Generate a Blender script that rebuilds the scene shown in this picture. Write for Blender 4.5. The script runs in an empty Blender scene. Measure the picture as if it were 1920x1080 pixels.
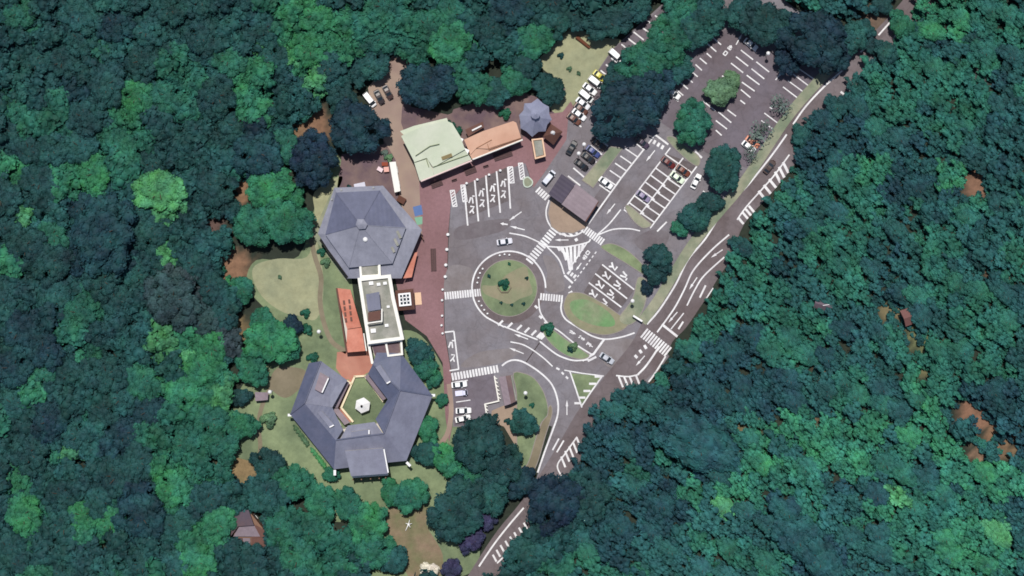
import bpy, bmesh, math, random
import numpy as np
from mathutils import Vector, Matrix, noise
R = math.radians
S = 0.15            # metres per photograph pixel on the ground
CAMH = 520.0        # camera height above the forecourt
random.seed(11)
rng = np.random.default_rng(5)
sc = bpy.context.scene
col = sc.collection

# ------------------------------------------------------------------ camera, sky, sun, exposure
cam_d = bpy.data.cameras.new('camera'); cam = bpy.data.objects.new('camera', cam_d); col.objects.link(cam)
cam.location = (0, 0, CAMH); cam.rotation_euler = (0, 0, 0)
cam_d.sensor_width = 36; cam_d.lens = 36 * CAMH / (1920 * S); cam_d.clip_end = 6000; cam_d.clip_start = 1
sc.camera = cam
SUN_EL, SUN_AZ = 71.0, 6.0          # azimuth: degrees left of image-up the sun stands
w = bpy.data.worlds.new('World'); sc.world = w; w.use_nodes = True
nt = w.node_tree; bg = nt.nodes['Background']
sky = nt.nodes.new('ShaderNodeTexSky'); sky.sky_type = 'NISHITA'; sky.sun_disc = False
sky.sun_elevation = R(SUN_EL); sky.sun_rotation = R(-SUN_AZ)
nt.links.new(sky.outputs[0], bg.inputs[0]); bg.inputs[1].default_value = 0.062
sd = bpy.data.lights.new('sun', 'SUN'); sd.energy = 3.75; sd.angle = R(0.6); sd.color = (1.0, 0.955, 0.90)
sun = bpy.data.objects.new('sun', sd); col.objects.link(sun)
sun_dir = Vector((-math.sin(R(SUN_AZ)) * math.cos(R(SUN_EL)), math.cos(R(SUN_AZ)) * math.cos(R(SUN_EL)), math.sin(R(SUN_EL))))
sun.rotation_euler = sun_dir.to_track_quat('Z', 'Y').to_euler()
sc.view_settings.view_transform = 'Standard'; sc.view_settings.look = 'None'
sc.view_settings.exposure = 0.0; sc.view_settings.gamma = 1.0
sc.render.engine = 'CYCLES'
sc.cycles.filter_width = 1.7
sc.cycles.max_bounces = 5; sc.cycles.diffuse_bounces = 3

# ------------------------------------------------------------------ helpers
def lin(c): c /= 255.0; return c / 12.92 if c <= 0.04045 else ((c + 0.055) / 1.055) ** 2.4
def C(r, g, b, k=1.0): return (lin(r) * k, lin(g) * k, lin(b) * k, 1.0)
def P(px, py, z=0.0):
    f = (CAMH - z) / CAMH
    return Vector(((px - 960) * S * f, (540 - py) * S * f, z))
def tag(o, label=None, cat=None, group=None, kind=None):
    if label: o['label'] = label
    if cat: o['category'] = cat
    if group: o['group'] = group
    if kind: o['kind'] = kind
    return o
def link(o, parent=None):
    col.objects.link(o)
    if parent: o.parent = parent
    return o
def empty(name, loc=(0, 0, 0), rz=0.0, **k):
    o = bpy.data.objects.new(name, None); o.location = loc; o.rotation_euler = (0, 0, rz); o.empty_display_size = 0.3
    link(o); tag(o, **k); return o
def mesh(name, verts, faces, mat=None, smooth=False):
    me = bpy.data.meshes.new(name); me.from_pydata([tuple(v) for v in verts], [], faces); me.update()
    if mat: me.materials.append(mat)
    if smooth: me.polygons.foreach_set('use_smooth', [True] * len(me.polygons))
    return me
def obj(name, me, parent=None, **k):
    o = bpy.data.objects.new(name, me); link(o, parent); tag(o, **k); return o
def build(name, verts, faces, mat, parent=None, **k): return obj(name, mesh(name, verts, faces, mat), parent, **k)
def bmobj(name, bm, mat, parent=None, smooth=False, **k):
    me = bpy.data.meshes.new(name); bm.to_mesh(me); bm.free()
    if mat: me.materials.append(mat)
    if smooth: me.polygons.foreach_set('use_smooth', [True] * len(me.polygons))
    return obj(name, me, parent, **k)
def area2(pts): return sum(pts[i][0] * pts[(i + 1) % len(pts)][1] - pts[(i + 1) % len(pts)][0] * pts[i][1] for i in range(len(pts)))
def ccw(pts): return list(pts) if area2(pts) > 0 else list(reversed(pts))
def smooth_line(pts, n=6, closed=False):
    out = []; m = len(pts)
    g = (lambda i: pts[i % m]) if closed else (lambda i: pts[max(0, min(m - 1, i))])
    for i in range(m if closed else m - 1):
        p0, p1, p2, p3 = [np.array(g(i + d), float) for d in (-1, 0, 1, 2)]
        for j in range(n):
            t = j / n
            out.append(tuple(0.5 * ((2 * p1) + (-p0 + p2) * t + (2 * p0 - 5 * p1 + 4 * p2 - p3) * t * t + (-p0 + 3 * p1 - 3 * p2 + p3) * t ** 3)))
    if not closed: out.append(tuple(pts[-1]))
    return out
def inpoly(x, y, poly):
    c = False; n = len(poly); j = n - 1
    for i in range(n):
        xi, yi = poly[i][0], poly[i][1]; xj, yj = poly[j][0], poly[j][1]
        if (yi > y) != (yj > y) and x < (xj - xi) * (y - yi) / (yj - yi) + xi: c = not c
        j = i
    return c
def inset(pts, d):      # pts ccw in metres, d>0 moves inwards
    n = len(pts); out = []
    for i in range(n):
        a, b, c = Vector(pts[i - 1][:2]), Vector(pts[i][:2]), Vector(pts[(i + 1) % n][:2])
        e1 = (b - a).normalized(); e2 = (c - b).normalized()
        n1 = Vector((-e1.y, e1.x)); n2 = Vector((-e2.y, e2.x)); bi = n1 + n2
        q = max(0.35, 1 + n1.dot(n2)); out.append(b + bi * (d / q))
    return out
def sheet(name, pts, z, mat, parent=None, sm=False, **k):     # flat ground layer from pixel outline
    if sm: pts = smooth_line(pts, 5, True)
    v = ccw([P(x, y)[:2] for x, y in pts]); v = [(a, b, z) for a, b in v]
    return build(name, v, [list(range(len(v)))], mat, parent, **k)
def prism_v(pts, z0, z1, top_inset=0.0):
    v = ccw([(p[0], p[1]) for p in pts]); n = len(v)
    t = [(q[0], q[1]) for q in inset(v, top_inset)] if top_inset else v
    verts = [(a, b, z0) for a, b in v] + [(a, b, z1) for a, b in t]
    faces = [[i, (i + 1) % n, n + (i + 1) % n, n + i] for i in range(n)] + [list(range(n, 2 * n)), list(range(n - 1, -1, -1))]
    return verts, faces
def prism(name, pts, z0, z1, mat, parent=None, px=True, zt=None, top_inset=0.0, **k):
    w_ = [P(x, y, z1 if zt is None else zt)[:2] for x, y in pts] if px else pts
    v, f = prism_v(w_, z0, z1, top_inset); return build(name, v, f, mat, parent, **k)
UNIT = {}
def unit_box(mat):
    if mat.name not in UNIT:
        v = [(x, y, z) for z in (-.5, .5) for y in (-.5, .5) for x in (-.5, .5)]
        f = [(0, 2, 3, 1), (4, 5, 7, 6), (0, 1, 5, 4), (2, 6, 7, 3), (0, 4, 6, 2), (1, 3, 7, 5)]
        UNIT[mat.name] = mesh('box', v, f, mat)
    return UNIT[mat.name]
def box(name, c, size, rz, mat, parent=None, rx=0.0, ry=0.0, **k):
    o = obj(name, unit_box(mat), parent, **k); o.location = c; o.scale = size; o.rotation_euler = (rx, ry, rz); return o
def tube_bm(bm, p0, p1, r0, r1, n=7):
    p0, p1 = Vector(p0), Vector(p1); q = (p1 - p0).to_track_quat('Z', 'Y'); rings = []
    for p, r in ((p0, r0), (p1, r1)):
        rings.append([bm.verts.new(p + q @ Vector((r * math.cos(a), r * math.sin(a), 0))) for a in [2 * math.pi * i / n for i in range(n)]])
    for i in range(n): bm.faces.new((rings[0][i], rings[0][(i + 1) % n], rings[1][(i + 1) % n], rings[1][i]))
    bm.faces.new(rings[1]); bm.faces.new(rings[0][::-1])
def lathe(name, prof, mat, parent=None, n=12, loc=(0, 0, 0), **k):
    v = []; f = []
    for r, z in prof: v += [(r * math.cos(2 * math.pi * i / n), r * math.sin(2 * math.pi * i / n), z) for i in range(n)]
    for j in range(len(prof) - 1):
        for i in range(n): f.append((j * n + i, j * n + (i + 1) % n, (j + 1) * n + (i + 1) % n, (j + 1) * n + i))
    f.append(list(range(n - 1, -1, -1))); f.append([(len(prof) - 1) * n + i for i in range(n)])
    o = build(name, v, f, mat, parent, **k); o.location = loc; return o

# ------------------------------------------------------------------ materials
MATS = {}
def nodes(name):
    m = bpy.data.materials.new(name); m.use_nodes = True; n = m.node_tree; return m, n, n.nodes['Principled BSDF']
def mat(name, c, rough=0.85, var=0.12, scale=0.6, c2=None, scale2=0.08, spec=0.25, bump=0.0, metal=0.0, fine=6.0, stops=(0.38, 0.62)):
    """base colour mottled by two noises in world metres"""
    if name in MATS: return MATS[name]
    m, t, b = nodes(name); L = t.links
    g = t.nodes.new('ShaderNodeNewGeometry')
    n1 = t.nodes.new('ShaderNodeTexNoise'); n1.inputs['Scale'].default_value = scale2; n1.inputs['Detail'].default_value = 5; n1.inputs['Roughness'].default_value = .6
    n2 = t.nodes.new('ShaderNodeTexNoise'); n2.inputs['Scale'].default_value = scale; n2.inputs['Detail'].default_value = 6; n2.inputs['Roughness'].default_value = .7
    n3 = t.nodes.new('ShaderNodeTexNoise'); n3.inputs['Scale'].default_value = fine; n3.inputs['Detail'].default_value = 2
    for n in (n1, n2, n3): L.new(g.outputs['Position'], n.inputs['Vector'])
    r = t.nodes.new('ShaderNodeValToRGB'); r.color_ramp.elements[0].position, r.color_ramp.elements[1].position = stops
    r.color_ramp.elements[0].color = c; r.color_ramp.elements[1].color = c2 or c
    L.new(n1.outputs[0], r.inputs[0])
    a = t.nodes.new('ShaderNodeMath'); a.operation = 'MULTIPLY_ADD'; L.new(n3.outputs[0], a.inputs[0]); a.inputs[1].default_value = .5; L.new(n2.outputs[0], a.inputs[2])
    mr = t.nodes.new('ShaderNodeMapRange'); mr.inputs[1].default_value = .45; mr.inputs[2].default_value = 1.05
    mr.inputs[3].default_value = 1 - var; mr.inputs[4].default_value = 1 + var; L.new(a.outputs[0], mr.inputs[0])
    hs = t.nodes.new('ShaderNodeHueSaturation'); L.new(r.outputs[0], hs.inputs['Color']); L.new(mr.outputs[0], hs.inputs['Value'])
    L.new(hs.outputs[0], b.inputs['Base Color']); b.inputs['Roughness'].default_value = rough
    b.inputs['Specular IOR Level'].default_value = spec; b.inputs['Metallic'].default_value = metal
    if bump:
        bp = t.nodes.new('ShaderNodeBump'); bp.inputs['Strength'].default_value = bump; bp.inputs['Distance'].default_value = .05
        L.new(n3.outputs[0], bp.inputs['Height']); L.new(bp.outputs[0], b.inputs['Normal'])
    MATS[name] = m; return m
def seam_mat(name, c, c2, ang, pitch=0.6, rough=0.55, var=0.1, spec=0.4):   # sheet-metal roof with standing seams running along ang
    m = mat(name, c, rough, var * 1.9, 0.5, c2, 0.16, spec); t = m.node_tree; L = t.links; b = t.nodes['Principled BSDF']
    g = t.nodes.new('ShaderNodeNewGeometry'); mp = t.nodes.new('ShaderNodeMapping'); mp.inputs['Rotation'].default_value = (0, 0, -ang)
    wv = t.nodes.new('ShaderNodeTexWave'); wv.bands_direction = 'Y'; wv.inputs['Scale'].default_value = 0.314 / (pitch * 2); wv.inputs['Distortion'].default_value = 0
    L.new(g.outputs['Position'], mp.inputs['Vector']); L.new(mp.outputs[0], wv.inputs['Vector'])
    bp = t.nodes.new('ShaderNodeBump'); bp.inputs['Strength'].default_value = .22; bp.inputs['Distance'].default_value = .06
    L.new(wv.outputs[0], bp.inputs['Height']); L.new(bp.outputs[0], b.inputs['Normal']); return m
def leaf_mat(name, attr):
    m, t, b = nodes(name); L = t.links
    if attr: src = t.nodes.new('ShaderNodeAttribute'); src.attribute_name = 'tint'; out = src.outputs['Color']
    else: src = t.nodes.new('ShaderNodeObjectInfo'); out = src.outputs['Color']
    g = t.nodes.new('ShaderNodeNewGeometry')
    n = t.nodes.new('ShaderNodeTexNoise'); n.inputs['Scale'].default_value = 0.42; n.inputs['Detail'].default_value = 3; L.new(g.outputs['Position'], n.inputs['Vector'])
    a = t.nodes.new('ShaderNodeMath'); a.operation = 'MULTIPLY_ADD'; L.new(g.outputs['Random Per Island'], a.inputs[0]); a.inputs[1].default_value = .6; L.new(n.outputs[0], a.inputs[2])
    mr = t.nodes.new('ShaderNodeMapRange'); mr.inputs[1].default_value = .35; mr.inputs[2].default_value = 1.25; mr.inputs[3].default_value = .66; mr.inputs[4].default_value = 1.34
    L.new(a.outputs[0], mr.inputs[0])
    nb = t.nodes.new('ShaderNodeTexNoise'); nb.inputs['Scale'].default_value = .19; nb.inputs['Detail'].default_value = 4; nb.inputs['Roughness'].default_value = .62; L.new(g.outputs['Position'], nb.inputs['Vector'])
    mb = t.nodes.new('ShaderNodeMapRange'); mb.inputs[1].default_value = .3; mb.inputs[2].default_value = .7; mb.inputs[3].default_value = .60; mb.inputs[4].default_value = 1.42; L.new(nb.outputs[0], mb.inputs[0])
    mm = t.nodes.new('ShaderNodeMath'); mm.operation = 'MULTIPLY'; L.new(mr.outputs[0], mm.inputs[0]); L.new(mb.outputs[0], mm.inputs[1]); mr = mm
    hs = t.nodes.new('ShaderNodeHueSaturation'); hs.inputs['Saturation'].default_value = 1.08; L.new(out, hs.inputs['Color']); L.new(mr.outputs[0], hs.inputs['Value'])
    mh = t.nodes.new('ShaderNodeMapRange'); mh.inputs[1].default_value = .3; mh.inputs[2].default_value = .7; mh.inputs[3].default_value = .545; mh.inputs[4].default_value = .455
    L.new(nb.outputs['Color'], mh.inputs[0]); L.new(mh.outputs[0], hs.inputs['Hue'])
    L.new(hs.outputs[0], b.inputs['Base Color']); b.inputs['Roughness'].default_value = .7; b.inputs['Specular IOR Level'].default_value = .18
    MATS[name] = m; return m
LEAF = leaf_mat('foliage', False); LEAFS = leaf_mat('foliage_mass', True)
def paint_obj_color(name, rough=.28):
    m, t, b = nodes(name); s_ = t.nodes.new('ShaderNodeObjectInfo'); t.links.new(s_.outputs['Color'], b.inputs['Base Color'])
    b.inputs['Roughness'].default_value = rough; b.inputs['Coat Weight'].default_value = .4; b.inputs['Specular IOR Level'].default_value = .4; MATS[name] = m; return m
CARP = paint_obj_color('car_paint')
K = 0.89
M_asph = mat('asphalt', C(135, 132, 139, K), .9, .2, .35, C(122, 115, 118, K), .06, .2, .2)
def stains(m, amt=.13):
    t = m.node_tree; L = t.links; b = t.nodes['Principled BSDF']; src = b.inputs['Base Color'].links[0].from_socket
    g = t.nodes.new('ShaderNodeNewGeometry'); v = t.nodes.new('ShaderNodeTexVoronoi'); v.inputs['Scale'].default_value = .22; v.feature = 'DISTANCE_TO_EDGE'
    n = t.nodes.new('ShaderNodeTexNoise'); n.inputs['Scale'].default_value = .3; n.inputs['Detail'].default_value = 4; n.noise_dimensions = '3D'
    mp = t.nodes.new('ShaderNodeVectorMath'); mp.operation = 'MULTIPLY_ADD'; L.new(g.outputs['Position'], n.inputs['Vector']); L.new(n.outputs['Color'], mp.inputs[0]); mp.inputs[1].default_value = (6, 6, 0); L.new(g.outputs['Position'], mp.inputs[2]); L.new(mp.outputs[0], v.inputs['Vector'])
    r = t.nodes.new('ShaderNodeMapRange'); r.inputs[1].default_value = 0; r.inputs[2].default_value = .06; r.inputs[3].default_value = 1 - amt; r.inputs[4].default_value = 1; L.new(v.outputs['Distance'], r.inputs[0])
    n2 = t.nodes.new('ShaderNodeTexNoise'); n2.inputs['Scale'].default_value = .9; n2.inputs['Detail'].default_value = 3; L.new(g.outputs['Position'], n2.inputs['Vector'])
    r2 = t.nodes.new('ShaderNodeMapRange'); r2.inputs[1].default_value = .64; r2.inputs[2].default_value = .74; r2.inputs[3].default_value = 1; r2.inputs[4].default_value = 1 - amt; L.new(n2.outputs[0], r2.inputs[0])
    x = t.nodes.new('ShaderNodeMath'); x.operation = 'MULTIPLY'; L.new(r.outputs[0], x.inputs[0]); L.new(r2.outputs[0], x.inputs[1])
    h = t.nodes.new('ShaderNodeHueSaturation'); L.new(src, h.inputs['Color']); L.new(x.outputs[0], h.inputs['Value']); L.new(h.outputs[0], b.inputs['Base Color'])
M_lot = mat('asphalt_lot', C(118, 111, 120, K), .9, .16, .5, C(108, 98, 103, K), .06, .2, .2)
M_bay = mat('asphalt_bay', C(116, 108, 111, K), .9, .16, .9, C(104, 96, 96, K), .2, .2, .2)
M_road = mat('asphalt_road', C(124, 115, 118, K), .9, .16, .6, C(108, 97, 98, K), .06, .2, .2)
for m_ in (M_asph, M_lot, M_bay, M_road): stains(m_)
M_plaza = mat('plaza_brick', C(148, 114, 118, K), .85, .18, 1.2, C(134, 102, 104, K), .06, .25, .2)
M_pave = mat('pale_paving', C(168, 148, 133, K), .85, .12, .8, C(150, 128, 120, K), .1)
M_sand = mat('sandy_paving', C(172, 152, 134, K), .9, .10, .6, C(158, 138, 122, K), .12)
M_yard = mat('service_yard', C(104, 86, 94, K), .9, .16, .5, C(128, 108, 104, K), .15)
M_kerb = mat('kerb_concrete', C(150, 142, 138, K), .85, .1)
M_white = mat('road_paint', C(240, 240, 240, .88), .6, .20, 2.2, C(222, 220, 222, .88), .25, fine=9)
M_lawn = mat('lawn', C(138, 152, 116, K), .95, .24, .5, C(108, 122, 95, K), .07, .1, .4)
M_lawn2 = mat('lawn_dry', C(166, 166, 132, K), .95, .24, .4, C(148, 152, 124, K), .07, .1, .4)
M_lawn3 = mat('lawn_fresh', C(116, 154, 106, K), .95, .24, .5, C(138, 148, 118, K), .12, .1, .4)
M_verge = mat('verge_grass', C(158, 158, 136, K), .95, .2, .5, C(124, 136, 114, K), .12, .1, .4)
M_soil = mat('bare_soil', C(142, 124, 104, K), .95, .24, .5, C(118, 118, 88, K), .12, .1, .4)
M_path = mat('earth_path', C(142, 132, 112, K), .95, .14, .5, C(126, 118, 98, K), .12)
M_bark = mat('bark', C(86, 70, 58), .95, .2, 2.0)
M_wall = mat('render_wall', C(205, 198, 186), .9, .08)
M_wallb = mat('brown_wall', C(128, 100, 84), .9, .1)
M_glass = mat('window_glass', C(46, 54, 62), .12, .05, spec=.6)
M_frame = mat('window_frame', C(210, 210, 208), .5, .04)
M_dark = mat('dark_rubber', C(34, 33, 34), .8, .1)
M_rim = mat('wheel_rim', C(150, 150, 152), .4, .05, metal=.6)
M_lamp = mat('headlamp', C(235, 235, 230), .2, .02)
M_tail = mat('tail_lamp', C(150, 20, 20), .3, .05)
M_wpaint = mat('white_wall_paint', C(236, 234, 226), .7, .07, .8)
M_conc = mat('roof_concrete', C(168, 166, 158, K), .9, .16, .7, C(140, 142, 132, K), .25)
M_timber = mat('dark_timber', C(86, 66, 66), .8, .18, 1.5)
M_brownroof = mat('brown_roof', C(104, 74, 66), .7, .14, .8)
M_metalw = mat('white_metal', C(236, 236, 236), .45, .04)
M_post = mat('grey_steel', C(120, 122, 124), .5, .06, metal=.5)
M_slab = mat('peach_slab', C(226, 190, 160), .8, .08)
M_terra = mat('terracotta', C(212, 142, 122, K), .8, .14, 1.0, C(196, 122, 102, K), .2)
M_terrap = mat('terracotta_paving', C(192, 138, 120, K), .85, .14, 1.0, C(176, 120, 104, K), .25)
MR_blue_shade = seam_mat('blue_grey_shade_roof', C(104, 108, 132, K), C(97, 101, 124, K), R(95))  # darker copy of the hall sheet, shade put into the colour
MR_grey_lit = seam_mat('grey_lit_roof', C(146, 148, 163, K), C(134, 136, 151, K), R(85))  # lighter copy of the same sheet, as if lit; also eaves and cupola
MR_ring_shade = seam_mat('slate_shade_roof', C(89, 96, 121, K), C(100, 104, 127, K), R(60))  # shaded copy of the ring hall's slate, for its darker facets
MR_ring_lit = seam_mat('slate_lit_roof', C(130, 133, 152, K), C(119, 121, 140, K), R(88))  # lit copy of that slate, for the brighter facets and dormers
MR_mauve = seam_mat('mauve_roof', C(146, 131, 139, K), C(136, 121, 129, K), R(-36))
MR_plum = seam_mat('plum_roof', C(70, 60, 82, K), C(62, 54, 74, K), R(-36))
MR_green = mat('pale_green_roof', C(208, 213, 194, K), .7, .06, .6, C(196, 205, 182, K), .1)
MR_orange = mat('apricot_roof', C(216, 174, 150, K), .7, .06, .6, C(206, 160, 136, K), .12)
MR_lilac = seam_mat('lilac_grey_roof', C(156, 160, 182, K), C(146, 149, 174, K), R(80))

# ------------------------------------------------------------------ terrain
FLAT = [[(560, 620), (700, 600), (960, 520), (1150, 420), (1300, 200), (1400, 100)], [(700, 760), (900, 700), (1050, 760)], [(1250, 620), (1330, 480), (1470, 280), (1680, 40)], [(1200, 660), (1060, 860), (900, 1060)], [(750, 960), (850, 300), (1080, 120)]]
FL = [(np.array([P(*p)[:2] for p in l]), rad) for l, rad in zip(FLAT, (34, 26, 11, 9, 22))]
def flat_dist(X, Y):
    d = np.full(np.shape(X), 1e9)
    for pts, rad in FL:
        for a, b in zip(pts[:-1], pts[1:]):
            ab = b - a; t = np.clip(((X - a[0]) * ab[0] + (Y - a[1]) * ab[1]) / (ab @ ab), 0, 1)
            d = np.minimum(d, np.hypot(X - a[0] - t * ab[0], Y - a[1] - t * ab[1]) - rad)
    return d
def height(X, Y):
    d = np.clip(flat_dist(X, Y) / 70.0, 0, 6); s_ = np.clip(d, 0, 1); s_ = s_ * s_ * (3 - 2 * s_)
    side = 1 / (1 + np.exp(-(X - 20) / 18))
    und = np.sin(X * .045 + 1) * np.cos(Y * .05 + .4) * 2.2 + np.sin(X * .016 - Y * .021) * 4
    return s_ * (und + 3.0 + side * 9.0) + np.clip(d - 1, 0, 5) * (2 + 5 * side)
def hz(x, y): return float(height(np.array(x), np.array(y)))
SOIL = [(1825, 345, 34, (168, 112, 92)), (1690, 590, 24, (158, 92, 82)), (1662, 578, 22, (160, 140, 100)), (1540, 575, 22, (120, 100, 104)), (1850, 505, 26, (140, 90, 74)), (1548, 688, 26, (166, 124, 92)),
        (1256, 716, 25, (150, 84, 80)), (1812, 770, 34, (178, 120, 98)), (1850, 810, 30, (170, 120, 92)), (1890, 845, 26, (160, 122, 90)), (1825, 850, 26, (178, 132, 110)), (1500, 772, 26, (170, 130, 100)), (1395, 800, 28, (150, 128, 88)),
        (1712, 925, 22, (165, 122, 96)), (1740, 950, 18, (170, 120, 90)), (1648, 48, 30, (150, 110, 98)), (180, 290, 18, (170, 130, 96)), (245, 600, 22, (160, 120, 88)), (437, 502, 34, (176, 122, 96)), (398, 425, 24, (112, 66, 76)), (455, 356, 26, (172, 120, 92)),
        (455, 880, 36, (176, 142, 100)), (445, 925, 24, (160, 140, 96)), (240, 1062, 20, (160, 112, 84)), (590, 236, 30, (172, 118, 94)), (550, 240, 22, (165, 120, 90)), (1060, 62, 24, (150, 132, 92)), (790, 985, 60, (160, 116, 92)), (1710, 620, 26, (140, 140, 92)), (1725, 650, 26, (130, 138, 90)), (1720, 680, 24, (140, 134, 92)),
        (1545, 285, 24, (128, 96, 84)), (1590, 170, 36, (108, 84, 80)), (445, 620, 24, (160, 128, 88)), (1660, 60, 30, (130, 98, 90)), (1830, 140, 20, (70, 70, 90)), (1885, 680, 18, (150, 110, 90))]
def make_terrain():
    xs = np.concatenate([np.linspace(-2600, -180, 24)[:-1], np.linspace(-180, 180, 220), np.linspace(180, 2600, 24)[1:]])
    ys = np.concatenate([np.linspace(-2600, -120, 24)[:-1], np.linspace(-120, 120, 150), np.linspace(120, 2600, 24)[1:]])
    X, Y = np.meshgrid(xs, ys); Z = height(X, Y) - 0.03
    nx, ny = len(xs), len(ys); co = np.stack([X, Y, Z], -1).reshape(-1, 3)
    i = np.arange(nx * ny).reshape(ny, nx); f = np.stack([i[:-1, :-1], i[:-1, 1:], i[1:, 1:], i[1:, :-1]], -1).reshape(-1, 4)
    me = bpy.data.meshes.new('ground'); me.vertices.add(len(co)); me.vertices.foreach_set('co', co.ravel())
    me.loops.add(f.size); me.polygons.add(len(f)); me.loops.foreach_set('vertex_index', f.ravel().astype(np.int32))
    me.polygons.foreach_set('loop_start', np.arange(0, f.size, 4, dtype=np.int32)); me.update()
    base = np.array([0.022, 0.03, 0.02]); cc = np.tile(base, (len(co), 1))
    for px, py, r, c3 in SOIL:
        p = P(px, py); d = np.hypot(co[:, 0] - p.x, co[:, 1] - p.y) / (r * S)
        d = d + 0.35 * np.sin(co[:, 0] * 1.3 + co[:, 1] * .7) * np.cos(co[:, 1] * 1.1)
        wgt = np.clip((1.25 - d) / .5, 0, 1)[:, None]; cc = cc * (1 - wgt) + (np.array(C(*c3)[:3]) * .42 + np.array(C(96, 102, 80)[:3]) * .32) * wgt
    at = me.color_attributes.new('tint', 'FLOAT_COLOR', 'POINT'); at.data.foreach_set('color', np.concatenate([cc, np.ones((len(cc), 1))], 1).ravel())
    m, t, b = nodes('forest_floor'); L = t.links
    a = t.nodes.new('ShaderNodeAttribute'); a.attribute_name = 'tint'; g = t.nodes.new('ShaderNodeNewGeometry')
    n = t.nodes.new('ShaderNodeTexNoise'); n.inputs['Scale'].default_value = .6; n.inputs['Detail'].default_value = 8; n.inputs['Roughness'].default_value = .7; L.new(g.outputs['Position'], n.inputs['Vector'])
    mr = t.nodes.new('ShaderNodeMapRange'); mr.inputs[1].default_value = .3; mr.inputs[2].default_value = .7; mr.inputs[3].default_value = .65; mr.inputs[4].default_value = 1.3; L.new(n.outputs[0], mr.inputs[0])
    hs = t.nodes.new('ShaderNodeHueSaturation'); L.new(a.outputs['Color'], hs.inputs['Color']); L.new(mr.outputs[0], hs.inputs['Value']); L.new(hs.outputs[0], b.inputs['Base Color']); b.inputs['Roughness'].default_value = .95
    me.materials.append(m); return obj('ground', me, kind='structure', label='forest floor and bare soil clearings beneath the trees')
make_terrain()

# ------------------------------------------------------------------ ground sheets
sheet('lawn', [(600, 355), (560, 480), (480, 488), (465, 540), (520, 600), (560, 640), (490, 690), (450, 730), (430, 800), (430, 880), (470, 940), (540, 950), (600, 975), (670, 985), (690, 1030), (700, 1085), (850, 1085), (900, 1040), (870, 900), (850, 740), (800, 640), (750, 620), (690, 660), (660, 530), (640, 300)], .02, M_lawn, sm=True, kind='structure', label='mown lawn around the two grey-roofed halls')
sheet('dry_lawn', [(478, 498), (520, 485), (575, 482), (590, 440), (600, 480), (606, 520), (604, 570), (590, 600), (560, 592), (530, 585), (495, 560), (475, 525)], .035, M_lawn2, sm=True, kind='structure', label='dry beige lawn west of the white flat roof')
sheet('dry_lawn', [(590, 360), (640, 330), (632, 360), (605, 400), (596, 440), (580, 450), (590, 400)], .035, M_lawn2, sm=True, kind='structure', label='dry grass strip northwest of the upper hall')
sheet('bare_soil', [(735, 950), (800, 950), (800, 985), (830, 1040), (820, 1085), (770, 1085), (745, 1030), (725, 985)], .035, M_soil, sm=True, kind='structure', label='tan bare soil patch below the lower hall')
sheet('bare_soil', [(520, 690), (560, 690), (575, 700), (565, 725), (540, 745), (520, 740), (505, 720)], .035, M_path, sm=True, kind='structure', label='worn soil west of the lower hall')
sheet('meadow', [(1010, 120), (1035, 88), (1075, 55), (1125, 70), (1165, 75), (1150, 95), (1065, 212), (1045, 215), (1030, 195), (1060, 165)], .02, M_lawn2, sm=True, kind='structure', label='dry meadow with a log beside the white parked cars')
sheet('service_yard', [(640, 300), (720, 290), (740, 300), (752, 420), (735, 420), (712, 350), (632, 352)], .035, M_yard, kind='structure', label='dark paved service yard behind the upper hall')
sheet('service_road', [(690, 165), (735, 105), (775, 108), (758, 150), (752, 230), (790, 340), (790, 420), (760, 420), (748, 360), (742, 300), (700, 230)], .03, M_pave, kind='structure', label='pale service road beside the green roof')
sheet('service_yard', [(850, 205), (900, 190), (980, 190), (985, 240), (960, 240), (870, 262), (840, 235)], .03, M_yard, kind='structure', label='brown yard behind the apricot roof')
sheet('plaza', [(786, 338), (884, 300), (978, 262), (990, 240), (1020, 215), (1055, 210), (1070, 190), (1078, 205), (1062, 262), (1020, 325), (1000, 352), (990, 320), (985, 306), (870, 346), (846, 375), (841, 430), (838, 520), (832, 560), (833, 620), (846, 700), (848, 800), (842, 830), (835, 780), (830, 680), (800, 630), (760, 600), (740, 520), (790, 430)], .05, M_plaza, kind='structure', label='reddish brick plaza in front of the halls')
sheet('asphalt_yard', [(846, 376), (870, 346), (985, 306), (990, 322), (1000, 352), (1020, 325), (1062, 262), (1066, 214), (1148, 92), (1250, 0), (1262, -40), (1420, -40), (1470, 0), (1590, 92), (1530, 150), (1400, 330), (1290, 460), (1250, 530), (1212, 608), (1255, 668), (1215, 720), (1150, 720), (1075, 820), (1060, 900), (1005, 900), (1035, 800), (1010, 790), (940, 790), (905, 800), (849, 800), (847, 700), (834, 620), (833, 560), (839, 520), (842, 430)], .06, M_asph, kind='structure', label='grey asphalt forecourt around the roundabout')
sheet('parking_lot', [(1245, 195), (1330, 65), (1400, 45), (1460, 110), (1560, 120), (1530, 150), (1490, 195), (1400, 315), (1330, 290), (1240, 230)], .075, M_lot, kind='structure', label='upper car park asphalt around the olive tree')
sheet('parking_lot', [(1150, 92), (1258, 0), (1300, -30), (1330, -30), (1225, 60), (1120, 205), (1080, 235), (1066, 214)], .075, M_lot, kind='structure', label='long row of parking bays beside the meadow')
sheet('bay_surface', [(1238, 300), (1249, 288), (1308, 310), (1220, 430), (1170, 392)], .07, M_bay, kind='structure', label='brownish worn surface under the parking bay grid')
sheet('bay_surface', [(1129, 494), (1190, 543), (1155, 590), (1094, 548)], .07, M_bay, kind='structure', label='brownish worn surface of the slanted bus bays')
sheet('bay_surface', [(868, 348), (955, 312), (958, 375), (876, 408)], .07, M_bay, kind='structure', label='brownish worn surface of the upright bus bays')
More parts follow.
